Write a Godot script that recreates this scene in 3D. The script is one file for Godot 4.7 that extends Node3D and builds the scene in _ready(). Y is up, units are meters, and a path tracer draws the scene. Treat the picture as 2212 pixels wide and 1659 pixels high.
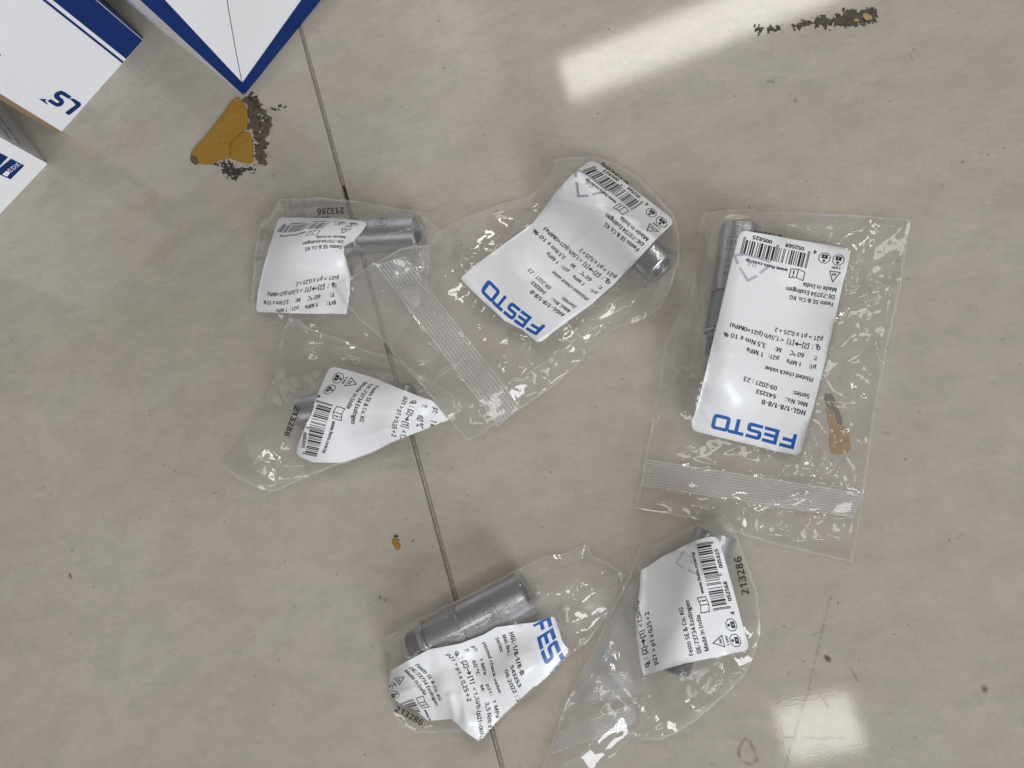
extends Node3D
# Measurements were taken on the photograph in a 2212 x 1659 frame and turned into floor points (metres) by ray casting.
const FOC := 1664.0
const MID := Vector2(1106, 829.5)
const NADIR := Vector2(1567, 1166)
const EYE := 0.29
const MM := 0.001
var cam_basis: Basis
var cam_pos: Vector3
var fonts := {}
var M := {}

func ray(px: float, py: float) -> Vector3:
	return (cam_basis * Vector3(px - MID.x, MID.y - py, -FOC)).normalized()

func U(px: float, py: float, h := 0.0) -> Vector3:
	var d := ray(px, py)
	return cam_pos + d * ((h - cam_pos.y) / d.y)

func onto(px: float, py: float, point: Vector3, n: Vector3) -> Vector3:
	var d := ray(px, py)
	return cam_pos + d * ((point - cam_pos).dot(n) / d.dot(n))

# ---------------------------------------------------------------- naming
var taken := {}
func thing(called: String, label: String, category: String, at := Vector3.ZERO, group := "") -> Node3D:
	var o := Node3D.new()
	o.name = numbered(called)
	o.position = at
	add_child(o)
	return tag(o, label, category, group)

func numbered(called: String) -> String:
	var k: int = taken.get(called, 0)
	taken[called] = k + 1
	return called if k == 0 else "%s_%03d" % [called, k]

func tag(o: Node3D, label: String, category: String, group := "") -> Node3D:
	o.set_meta("label", label)
	o.set_meta("category", category)
	if group:
		o.set_meta("group", group)
	return o

func part(called: String, mesh: Mesh, mat: Material, parent: Node, label := "") -> MeshInstance3D:
	var o := MeshInstance3D.new()
	o.mesh = mesh
	o.material_override = mat
	if parent == self:
		o.name = numbered(called)
	else:
		var n := 0
		for c in parent.get_children():
			if str(c.name) == called or (str(c.name).begins_with(called + "_") and str(c.name).trim_prefix(called + "_").is_valid_int()):
				n += 1
		o.name = called if n == 0 else "%s_%03d" % [called, n]
	if label:
		o.set_meta("label", label)
	parent.add_child(o, true)
	return o

# ---------------------------------------------------------------- materials
func mat(c: Color, rough := 0.6, metal := 0.0) -> StandardMaterial3D:
	var m := StandardMaterial3D.new()
	m.albedo_color = c.linear_to_srgb()
	m.roughness = rough
	m.metallic = metal
	return m

func noise(sd: int, freq: float, kind := FastNoiseLite.TYPE_SIMPLEX_SMOOTH, oct := 3, fractal := FastNoiseLite.FRACTAL_FBM) -> FastNoiseLite:
	var n := FastNoiseLite.new()
	n.seed = sd
	n.frequency = freq
	n.noise_type = kind
	n.fractal_type = fractal
	n.fractal_octaves = oct
	return n

func normal_tex(n: FastNoiseLite, size: int, strength: float) -> NoiseTexture2D:
	var t := NoiseTexture2D.new()
	t.noise = n
	t.width = size
	t.height = size
	t.seamless = true
	t.as_normal_map = true
	t.bump_strength = strength
	return t

func grain_tex(n: FastNoiseLite, size: int, lo: Color, hi: Color) -> NoiseTexture2D:
	var t := NoiseTexture2D.new()
	t.noise = n
	t.width = size
	t.height = size
	t.seamless = true
	var g := Gradient.new()
	g.set_color(0, lo.linear_to_srgb())
	g.set_color(1, hi.linear_to_srgb())
	t.color_ramp = g
	return t

func triplanar(m: StandardMaterial3D, per_metre: float) -> void:
	m.uv1_triplanar = true
	m.uv1_world_triplanar = true
	m.uv1_scale = Vector3.ONE * per_metre

# ---------------------------------------------------------------- flat print, rasterised into label textures
func text_tris(s: String, bold: bool) -> PackedVector2Array:
	var key := s + ("|b" if bold else "|r")
	if fonts.has(key):
		return fonts[key]
	var f := SystemFont.new()
	f.font_names = PackedStringArray(["Droid Sans"])
	f.font_weight = 700 if bold else 400
	var tm := TextMesh.new()
	tm.font = f
	tm.font_size = 32
	tm.pixel_size = 1.0
	tm.depth = 0.0
	tm.curve_step = 1.5
	tm.horizontal_alignment = HORIZONTAL_ALIGNMENT_LEFT
	tm.text = s
	var a := tm.get_mesh_arrays()
	var out := PackedVector2Array()
	var v: PackedVector3Array = a[Mesh.ARRAY_VERTEX]
	var ix: PackedInt32Array = a[Mesh.ARRAY_INDEX]
	for i in ix:
		out.append(Vector2(v[i].x, v[i].y))
	fonts[key] = out
	return out

func baseline(bold: bool) -> Array:
	var lo := 1e9
	var hi := -1e9
	for p in text_tris("H", bold):
		lo = minf(lo, p.y)
		hi = maxf(hi, p.y)
	return [lo, hi]

# text as triangles with x from x0 to x1 (or by cap height), baseline at y, y growing downwards
func laid_text(s: String, bold: bool, x0: float, y: float, x1: float, cap := 0.0) -> PackedVector2Array:
	var t := text_tris(s, bold)
	var b := baseline(bold)
	var lo := 1e9
	var hi := -1e9
	for p in t:
		lo = minf(lo, p.x)
		hi = maxf(hi, p.x)
	var k := (x1 - x0) / (hi - lo)
	var ky: float = k if cap == 0.0 else cap / (b[1] - b[0])
	var out := PackedVector2Array()
	for p in t:
		out.append(Vector2(x0 + (p.x - lo) * k, y - (p.y - b[0]) * ky))
	return out

func fill_tri(im: Image, a: Vector2, b: Vector2, c: Vector2, col: Color) -> void:
	var w := im.get_width()
	var y0 := maxi(0, ceili(minf(a.y, minf(b.y, c.y)) - 0.5))
	var y1 := mini(im.get_height() - 1, floori(maxf(a.y, maxf(b.y, c.y)) - 0.5))
	var q := [a, b, c, a]
	for y in range(y0, y1 + 1):
		var yc := y + 0.5
		var lo := 1e9
		var hi := -1e9
		for k in 3:
			var p: Vector2 = q[k]
			var r: Vector2 = q[k + 1]
			if (p.y <= yc) != (r.y <= yc):
				var x := p.x + (r.x - p.x) * (yc - p.y) / (r.y - p.y)
				lo = minf(lo, x)
				hi = maxf(hi, x)
		var i0 := maxi(0, ceili(lo - 0.5))
		var i1 := mini(w - 1, floori(hi - 0.5))
		if i1 >= i0:
			im.fill_rect(Rect2i(i0, y, i1 - i0 + 1, 1), col)

const PPM := 20.0
func ink(im: Image, tris: PackedVector2Array, col: Color) -> void:
	for i in range(0, tris.size(), 3):
		fill_tri(im, tris[i] * PPM, tris[i + 1] * PPM, tris[i + 2] * PPM, col)

func ink_poly(im: Image, poly: PackedVector2Array, col: Color) -> void:
	var ix := Geometry2D.triangulate_polygon(poly)
	for i in range(0, ix.size(), 3):
		fill_tri(im, poly[ix[i]] * PPM, poly[ix[i + 1]] * PPM, poly[ix[i + 2]] * PPM, col)

func ink_line(im: Image, pts: Array, wd: float, col: Color, closed := false) -> void:
	var n := pts.size()
	for i in (n if closed else n - 1):
		var a: Vector2 = pts[i]
		var b: Vector2 = pts[(i + 1) % n]
		var d := (b - a).normalized()
		var s := Vector2(-d.y, d.x) * wd * 0.5
		var e := d * wd * 0.35
		fill_tri(im, (a - e + s) * PPM, (b + e + s) * PPM, (b + e - s) * PPM, col)
		fill_tri(im, (a - e + s) * PPM, (b + e - s) * PPM, (a - e - s) * PPM, col)

func rect(x0: float, y0: float, x1: float, y1: float) -> PackedVector2Array:
	return PackedVector2Array([Vector2(x0, y0), Vector2(x1, y0), Vector2(x1, y1), Vector2(x0, y1)])

func ring_pts(c: Vector2, r: float, n: int, a0 := 0.0) -> Array:
	var o := []
	for i in n:
		o.append(c + Vector2.from_angle(a0 + TAU * i / n) * r)
	return o

func ean13(code: String) -> String:
	var L := ["0001101", "0011001", "0010011", "0111101", "0100011", "0110001", "0101111", "0111011", "0110111", "0001011"]
	var P := ["LLLLLL", "LLGLGG", "LLGGLG", "LLGGGL", "LGLLGG", "LGGLLG", "LGGGLL", "LGLGLG", "LGLGGL", "LGGLGL"]
	var s := "SSS"
	for i in range(1, 7):
		var c: String = L[int(code[i])]
		if P[int(code[0])][i - 1] == "G":
			var inv := ""
			for ch in c:
				inv = ("1" if ch == "0" else "0") + inv
			c = inv
		s += c
	s += "MMMMM"
	for i in range(7, 13):
		for ch in L[int(code[i])]:
			s += "1" if ch == "0" else "0"
	return s + "SSS"

func festo_letters() -> Array:
	# five wide square letters, unit height 1 (y down), advancing along x
	var out := []
	var t := 0.21
	out.append([rect(0, 0, 0.24, 1), rect(0.24, 0, 0.98, t), rect(0.24, 0.42, 0.86, 0.42 + t)])
	out.append([rect(0, 0, 0.24, 1), rect(0.24, 0, 0.98, t), rect(0.24, 0.4, 0.92, 0.4 + t), rect(0.24, 1 - t, 0.98, 1)])
	var S := PackedVector2Array()
	for p in [[0.98, 0], [0.2, 0], [0.08, 0.04], [0, 0.15], [0, 0.42], [0.06, 0.55], [0.2, 0.61], [0.72, 0.61], [0.76, 0.65], [0.76, 0.75], [0.72, 0.79], [0.02, 0.79], [0.02, 1], [0.8, 1], [0.93, 0.96], [1.0, 0.84], [1.0, 0.56], [0.94, 0.45], [0.8, 0.4], [0.28, 0.4], [0.24, 0.36], [0.24, 0.25], [0.28, 0.21], [0.98, 0.21]]:
		S.append(Vector2(p[0], p[1]))
	out.append([S])
	out.append([rect(0, 0, 1.0, t), rect(0.38, t, 0.62, 1)])
	out.append([rect(0.2, 0, 0.92, t), rect(0.2, 1 - t, 0.92, 1), rect(0, 0.2, 0.24, 0.8), rect(0.88, 0.2, 1.12, 0.8),
		PackedVector2Array([Vector2(0.2, 0), Vector2(0.2, t), Vector2(0.24, 0.26), Vector2(0, 0.26), Vector2(0, 0.2), Vector2(0.06, 0.06)]),
		PackedVector2Array([Vector2(0.92, 0), Vector2(1.06, 0.06), Vector2(1.12, 0.2), Vector2(1.12, 0.26), Vector2(0.88, 0.26), Vector2(0.9, t)]),
		PackedVector2Array([Vector2(0, 0.74), Vector2(0.24, 0.74), Vector2(0.22, 0.79), Vector2(0.22, 1), Vector2(0.06, 0.94), Vector2(0, 0.8)]),
		PackedVector2Array([Vector2(0.88, 0.74), Vector2(1.12, 0.74), Vector2(1.12, 0.8), Vector2(1.06, 0.94), Vector2(0.92, 1), Vector2(0.9, 0.79)])])
	return out

func base_label(date: String) -> Image:
	var im := Image.create(roundi(38 * PPM), roundi(77 * PPM), false, Image.FORMAT_RGB8)
	im.fill(Color(0.905, 0.905, 0.91))
	var k := Color(0.035, 0.035, 0.04)
	var blue := Color(0.0, 0.33, 0.66)
	var starts := [2.2, 8.5, 14.3, 20.4, 25.7]
	var letters := festo_letters()
	for i in 5:
		for poly in letters[i]:
			var q := PackedVector2Array()
			for p in poly:
				q.append(Vector2(starts[i] + p.x * 5.4, 2.6 + p.y * 5.6))
			ink_poly(im, q, blue)
	var rows := [["HGL-1/8-1/8-B", 1, 1.4, 17.3, 17.1], ["Mat. No.:", 0, 1.4, 20.2, 9.4], ["543253", 1, 12.8, 20.3, 19.8], ["Series:", 0, 1.5, 23.3, 7.3], [date, 0, 13.2, 23.4, 24.8],
		["Piloted check valve", 0, 1.7, 29.6, 18.8], ["p1:", 0, 1.9, 34.0, 4.2], ["1 MPa", 0, 7.0, 34.0, 12.2], ["p21:", 0, 15.2, 34.1, 18.7], ["1 MPa", 0, 20.5, 34.1, 26.2],
		["T:", 0, 2.1, 37.3, 3.4], ["60 °C", 0, 6.9, 37.4, 11.8], ["M:", 0, 15.0, 37.4, 17.0], ["3,5 Nm ± 10 %", 0, 20.5, 37.5, 34.6],
		["q", 0, 2.0, 41.0, 3.1], ["L", 0, 3.3, 41.5, 3.9], [":", 0, 4.5, 41.0, 4.8], ["[2]", 0, 6.0, 41.0, 8.3], ["[1]", 0, 11.4, 41.1, 13.7], ["< 1,5l/h (p21=0MPa)", 0, 15.0, 41.2, 33.4],
		["p21 > p1 x 0,25 + 2", 0, 2.0, 44.3, 18.8], ["Festo SE & Co. KG", 0, 1.5, 57.2, 16.7], ["DE-73734 Esslingen", 0, 1.5, 60.0, 18.5], ["Made in India", 0, 1.5, 62.7, 13.2],
		["1 DPF", 1, 1.9, 70.4, 5.0], ["www.festo.com/sp", 1, 19.6, 66.1, 33.6], ["4", 1, 11.4, 75.2, 12.5], ["052568", 1, 15.9, 75.4, 22.3], ["005825", 1, 26.9, 75.4, 33.3], ["04", 1, 2.9, 67.9, 4.3]]
	for r in rows:
		ink(im, laid_text(r[0], r[1] == 1, r[2], r[3], r[4]), k)
		if r[1] == 1:
			ink(im, laid_text(r[0], true, r[2] + 0.06, r[3] + 0.04, r[4] + 0.06), k)
		if r[1] == 0:
			for q in [Vector2(0.07, 0), Vector2(0.12, 0.03), Vector2(0.07, -0.08)]:
				ink(im, laid_text(r[0], false, r[2] + q.x, r[3] + q.y, r[4] + q.x), k)
	ink_line(im, [Vector2(8.8, 40.2), Vector2(10.6, 40.2)], 0.4, k)
	ink_poly(im, PackedVector2Array([Vector2(10.0, 39.3), Vector2(11.1, 40.2), Vector2(10.0, 41.1)]), k)
	ink_line(im, [Vector2(3.5, 64.7), Vector2(5.4, 68.5), Vector2(1.7, 68.5)], 0.3, k, true)
	for c in [Vector2(3.4, 72.9), Vector2(8.3, 72.9)]:
		ink_line(im, ring_pts(c, 2.05, 8, PI / 8), 0.25, k, true)
		ink_poly(im, rect(c.x - 1.05, c.y - 0.2, c.x + 1.05, c.y + 1.3), k)
		ink_poly(im, PackedVector2Array(ring_pts(c + Vector2(0, -1.0), 0.5, 10)), k)
		ink_poly(im, PackedVector2Array([c + Vector2(-0.3, 0.7), c + Vector2(0.3, 0.2), c + Vector2(0.25, 0.9)]), Color(0.9, 0.9, 0.9))
	ink_line(im, [Vector2(13.7, 63.2), Vector2(16.1, 63.8), Vector2(18.6, 63.2), Vector2(18.6, 66.3), Vector2(16.1, 66.8), Vector2(13.7, 66.3)], 0.27, k, true)
	ink_line(im, [Vector2(16.1, 63.8), Vector2(16.1, 66.8)], 0.25, k)
	ink_poly(im, rect(17.2, 64.6, 17.65, 66.1), k)
	ink_poly(im, rect(17.2, 63.8, 17.65, 64.25), k)
	var code := ean13("4052568005825")
	for i in code.length():
		var ch := code[i]
		var on := ch == "1" or (ch == "S" and i % 2 == (0 if i < 3 else 0)) or (ch == "M" and (i - 45) % 2 == 1)
		if on:
			var x := 13.6 + 22.4 * i / 95.0
			ink_poly(im, rect(x - 0.01, 67.8, x + 22.4 / 95.0 + 0.01, 74.3 if ch in "SM" else 73.2), k)
	return im

func label_tex(base: Image, ghost: float, marks: int) -> ImageTexture:
	var im: Image = base.duplicate()
	im.resize(im.get_width() / 2, im.get_height() / 2, Image.INTERPOLATE_LANCZOS)
	if ghost > 0.0:
		# the recycling mark printed on the film shows faintly through the paper
		var g := Image.create(base.get_width(), base.get_height(), false, Image.FORMAT_RGB8)
		g.fill(Color.WHITE)
		var gc := Color(1.0 - ghost, 1.0 - ghost, 1.0 - ghost * 0.8)
		ink_line(g, [Vector2(26, 67.3), Vector2(34, 67.6), Vector2(37.6, 67.0), Vector2(36, 64)], 0.9, gc)
		ink_line(g, [Vector2(34.6, 62), Vector2(31.5, 58.2), Vector2(29.2, 60.6)], 0.9, gc)
		ink_line(g, [Vector2(28, 62.5), Vector2(25.8, 66)], 0.9, gc)
		ink(g, laid_text("04", true, 30.0, 65.6, 33.0), gc)
		g.resize(im.get_width(), im.get_height(), Image.INTERPOLATE_LANCZOS)
		for y in range(560, 700):
			for x in range(240, 380):
				var q := g.get_pixel(x, y)
				if q.r < 0.99:
					im.set_pixel(x, y, im.get_pixel(x, y) * q)
	var rng := RandomNumberGenerator.new()
	rng.seed = 77 + marks
	for i in marks:
		# small scuffs and dust specks on the paper
		var x := rng.randi_range(4, im.get_width() - 6)
		var y := rng.randi_range(4, im.get_height() - 8)
		var dk := rng.randf_range(0.75, 0.93)
		for j in rng.randi_range(1, 5):
			var X := clampi(x + rng.randi_range(-1, 1) + j / 2, 0, im.get_width() - 1)
			var Y := clampi(y + rng.randi_range(0, 1) + j, 0, im.get_height() - 1)
			im.set_pixel(X, Y, im.get_pixel(X, Y) * Color(dk, dk, dk))
	return ImageTexture.create_from_image(im)

# ---------------------------------------------------------------- draped sheets
func pts(flat: Array) -> PackedVector2Array:
	var o := PackedVector2Array()
	for i in range(0, flat.size(), 2):
		o.append(Vector2(flat[i], flat[i + 1]))
	return o

func soft_outline(p: PackedVector2Array, jitter: float, sd: int) -> PackedVector2Array:
	# the cut edge of thin film is never quite straight
	var n := noise(sd, 0.03, FastNoiseLite.TYPE_SIMPLEX_SMOOTH, 2)
	var o := PackedVector2Array()
	for i in p.size():
		var a := p[i]
		var b := p[(i + 1) % p.size()]
		var s := maxi(1, roundi(a.distance_to(b) / 9.0))
		var nn := Vector2(-(b - a).y, (b - a).x).normalized()
		for k in s:
			var q := a.lerp(b, float(k) / s)
			o.append(q + nn * n.get_noise_2d(q.x, q.y) * jitter)
	return o

# height at which a line of sight first meets the valve, with a little clearance for the film
func over_valve(v: Array, p: Vector2) -> float:
	var a := U(v[0], v[1], 0.0081 + (v[4] if v.size() > 4 else 0.0))
	var ax := (U(v[2], v[3], 0.0081) - a).normalized()
	a -= ax * 0.0006
	var L := 0.0506
	var R := 0.0079
	var d := ray(p.x, p.y)
	var w := cam_pos - a
	var dp := d - ax * d.dot(ax)
	var wp := w - ax * w.dot(ax)
	var A := dp.dot(dp)
	var B := dp.dot(wp)
	var disc := B * B - A * (wp.dot(wp) - R * R)
	var best := 1e9
	if disc > 0.0:
		var t := (-B - sqrt(disc)) / A
		var s := (cam_pos + d * t - a).dot(ax)
		if s > 0.0 and s < L:
			best = t
	for e in [0.0, L]:
		var t: float = (e - w.dot(ax)) / d.dot(ax)
		var q: Vector3 = cam_pos + d * t - a - ax * float(e)
		if t > 0.0 and q.length() < R:
			best = minf(best, t)
	return 0.0 if best > 1e8 else cam_pos.y + d.y * best + 0.0003

# crumpled film: flat facets meeting in sharp folds
func facets(p: Vector2, sd: int, warp: FastNoiseLite, size: float) -> float:
	var w := Vector2(warp.get_noise_2d(p.x, p.y), warp.get_noise_2d(p.x + 900.0, p.y - 700.0)) * 0.35 * size
	var q := p + w
	var s := 0.0
	for k in 4:
		var a := sd * 1.7 + k * 2.39996
		var l := size * (1.0 + 0.45 * k)
		var f := fposmod(q.dot(Vector2.from_angle(a)) / l + sin(sd + k * 5.1), 1.0)
		s += (absf(f * 2.0 - 1.0) - 0.5) * l / 70.0
	return s

func edge_dist(p: Vector2, poly: PackedVector2Array) -> float:
	var best := 1e9
	for i in poly.size():
		best = minf(best, p.distance_squared_to(Geometry2D.get_closest_point_to_segment(p, poly[i], poly[(i + 1) % poly.size()])))
	return sqrt(best)

# d: outline, valve [x0,y0,x1,y1] or [], creases [[x0,y0,x1,y1,mm,px]...], bumps [[x,y,r,mm]...], crinkle [[x,y,r,mm]...], puff mm, under [grids]
func drape(d: Dictionary) -> Dictionary:
	var poly: PackedVector2Array = d.outline
	var lo := poly[0]
	var hi := poly[0]
	for p in poly:
		lo = lo.min(p)
		hi = hi.max(p)
	var cell := 4.0
	lo -= Vector2(12, 12)
	var nx := ceili((hi.x + 12 - lo.x) / cell) + 1
	var ny := ceili((hi.y + 12 - lo.y) / cell) + 1
	var H := PackedFloat32Array()
	H.resize(nx * ny)
	var rn := noise(d.seed, 0.009, FastNoiseLite.TYPE_SIMPLEX, 3, FastNoiseLite.FRACTAL_RIDGED)
	rn.domain_warp_enabled = true
	rn.domain_warp_amplitude = 30.0
	rn.domain_warp_frequency = 0.01
	var sn := noise(d.seed + 5, 0.008, FastNoiseLite.TYPE_SIMPLEX_SMOOTH, 2)
	var fine := noise(d.seed + 9, 0.035, FastNoiseLite.TYPE_CELLULAR, 1, FastNoiseLite.FRACTAL_NONE)
	fine.cellular_return_type = FastNoiseLite.RETURN_DISTANCE2_SUB
	fine.domain_warp_enabled = true
	fine.domain_warp_amplitude = 18.0
	var rpx: float = d.get("rpx", 46.0)
	var need := PackedFloat32Array()
	need.resize(nx * ny)
	var E := PackedFloat32Array()
	E.resize(nx * ny)
	var paper := PackedByteArray()
	paper.resize(nx * ny)
	# broad shape: pillow of air, film standing over the valve, soft bulges
	for j in ny:
		for i in nx:
			var k := j * nx + i
			var p := lo + Vector2(i, j) * cell
			var e := edge_dist(p, poly)
			if not Geometry2D.is_point_in_polygon(p, poly):
				e = -e
			E[k] = e
			for b in d.get("calm", []):
				if Geometry2D.is_point_in_polygon(p, b):
					paper[k] = 1
			var ee := smoothstep(-6.0, 70.0, e)
			var h: float = 0.7 + d.get("puff", 2.0) * ee * (1.0 + 0.5 * sn.get_noise_2d(p.x, p.y))
			if d.valve:
				var q := Geometry2D.get_closest_point_to_segment(p, Vector2(d.valve[0], d.valve[1]), Vector2(d.valve[2], d.valve[3]))
				var t := p.distance_to(q) / rpx
				var hv := 15.9 - 0.9 * t * t
				if t > 0.55:
					hv = 15.9 * exp(-(t - 0.55) * d.get("fall", 1.15))
				h = maxf(h, hv * (0.35 + 0.65 * smoothstep(-10.0, 25.0, e)))
				need[k] = over_valve(d.valve, p)
			for b in d.get("bumps", []):
				var dd: float = p.distance_to(Vector2(b[0], b[1])) / b[2]
				if dd < 3.0:
					h += b[3] * exp(-dd * dd)
			H[k] = maxf(h * MM, need[k])
	# the paper label is stiff: it pulls the film taut beneath it
	for pass_ in int(d.get("stiff", 30)):
		for k in range(nx + 1, nx * ny - nx - 1):
			if paper[k]:
				H[k] = maxf(need[k], 0.25 * (H[k - 1] + H[k + 1] + H[k - nx] + H[k + nx]))
	# folds and crumples; besides the measured folds a few long ones that run across the film
	var rng := RandomNumberGenerator.new()
	rng.seed = d.seed * 7
	var folds: Array = d.get("creases", []).duplicate()
	for k in 11:
		var c := Vector2(rng.randf_range(lo.x + 40, hi.x - 40), rng.randf_range(lo.y + 50, hi.y - 40))
		var v := Vector2.from_angle(rng.randf_range(0.0, PI)) * rng.randf_range(50.0, 130.0)
		folds.append([c.x - v.x, c.y - v.y, c.x + v.x, c.y + v.y, rng.randf_range(0.5, 1.1) * (1.0 if k % 3 else -0.7), rng.randf_range(3.0, 6.5)])
	for j in ny:
		for i in nx:
			var k := j * nx + i
			var p := lo + Vector2(i, j) * cell
			var e := E[k]
			var h := H[k] / MM
			for c in folds:
				var a := Vector2(c[0], c[1])
				var b := Vector2(c[2], c[3])
				var s := Geometry2D.get_closest_point_to_segment(p, a, b)
				var dd := p.distance_to(s)
				var cw: float = c[5] * 1.9
				if dd < cw * 3.0:
					var along := a.distance_to(s) / maxf(1.0, a.distance_to(b))
					var fade := smoothstep(0.0, 0.2, along) * smoothstep(1.0, 0.8, along) * 0.75 + 0.25
					h += (0.3 if paper[k] and c[4] < 1.2 else 1.0) * c[4] * fade * maxf(0.0, 1.0 - dd / (cw * 3.0)) * exp(-dd / cw)
			var cr: float = d.get("wrinkle", 0.5)
			var cf := 0.0
			for b in d.get("crinkle", []):
				var dd: float = p.distance_to(Vector2(b[0], b[1])) / b[2]
				if dd < 2.5:
					cf += 1.05 * b[3] * exp(-dd * dd)
			if paper[k]:
				cr *= 0.22
				cf *= 0.10
			elif need[k] > 0.0:
				cr *= 0.35
				cf *= 0.4
			for q in d.get("flat", []):
				if Geometry2D.is_point_in_polygon(p, q):
					cr *= 0.15
					cf = 0.0
			var inw := smoothstep(-4.0, 20.0, e)
			h += cr * (facets(p, d.seed, sn, 120.0) * 0.95 + 0.3 * rn.get_noise_2d(p.x, p.y)) * inw
			if cf > 0.05:
				h += cf * ((facets(p, d.seed + 3, sn, 42.0) * 0.75 + facets(p, d.seed + 8, sn, 95.0) * 0.6) + 0.2 * fine.get_noise_2d(p.x, p.y)) * inw
			h = maxf(h, 0.45)
			for g in d.get("under", []):
				var u := hs(g, p, -1.0)
				if u > 0.0:
					var low := u * 1000.0 + 0.8
					h = low + maxf(0.0, h - low) + 0.15 * maxf(0.0, 2.0 - absf(h - low))
			H[k] = maxf(h * MM, need[k])
	# the film cannot follow single cells
	for pass_ in int(d.get("smooth", 1)):
		var S := H.duplicate()
		for j in range(1, ny - 1):
			for i in range(1, nx - 1):
				var k := j * nx + i
				S[k] = maxf(need[k], 0.5 * H[k] + 0.125 * (H[k - 1] + H[k + 1] + H[k - nx] + H[k + nx]))
		H = S
	var pos := PackedVector3Array()
	pos.resize(nx * ny)
	for j in ny:
		for i in nx:
			pos[j * nx + i] = U(lo.x + i * cell, lo.y + j * cell, H[j * nx + i])
	var nor := PackedVector3Array()
	nor.resize(nx * ny)
	for j in ny:
		for i in nx:
			var ax := pos[j * nx + mini(i + 1, nx - 1)] - pos[j * nx + maxi(i - 1, 0)]
			var az := pos[mini(j + 1, ny - 1) * nx + i] - pos[maxi(j - 1, 0) * nx + i]
			nor[j * nx + i] = az.cross(ax).normalized()
	return {"lo": lo, "cell": cell, "nx": nx, "ny": ny, "H": H, "pos": pos, "nor": nor, "outline": poly}

func hs(g: Dictionary, p: Vector2, outside := 0.0005) -> float:
	if outside < 0.0 and not Geometry2D.is_point_in_polygon(p, g.outline):
		return outside
	var f: Vector2 = (p - g.lo) / g.cell
	var i := clampi(floori(f.x), 0, g.nx - 2)
	var j := clampi(floori(f.y), 0, g.ny - 2)
	var a := clampf(f.x - i, 0, 1)
	var b := clampf(f.y - j, 0, 1)
	var k: int = j * g.nx + i
	return lerpf(lerpf(g.H[k], g.H[k + 1], a), lerpf(g.H[k + g.nx], g.H[k + g.nx + 1], a), b)

func on_sheet(g: Dictionary, p: Vector2, off: float) -> Array:
	var f: Vector2 = (p - g.lo) / g.cell
	var i := clampi(floori(f.x), 0, g.nx - 2)
	var j := clampi(floori(f.y), 0, g.ny - 2)
	var a := f.x - i
	var b := f.y - j
	var k: int = j * g.nx + i
	var v: Vector3 = g.pos[k].lerp(g.pos[k + 1], a).lerp(g.pos[k + g.nx].lerp(g.pos[k + g.nx + 1], a), b)
	var n: Vector3 = g.nor[k].lerp(g.nor[k + 1], a).lerp(g.nor[k + g.nx].lerp(g.nor[k + g.nx + 1], a), b).normalized()
	return [v + n * off, n]

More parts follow.
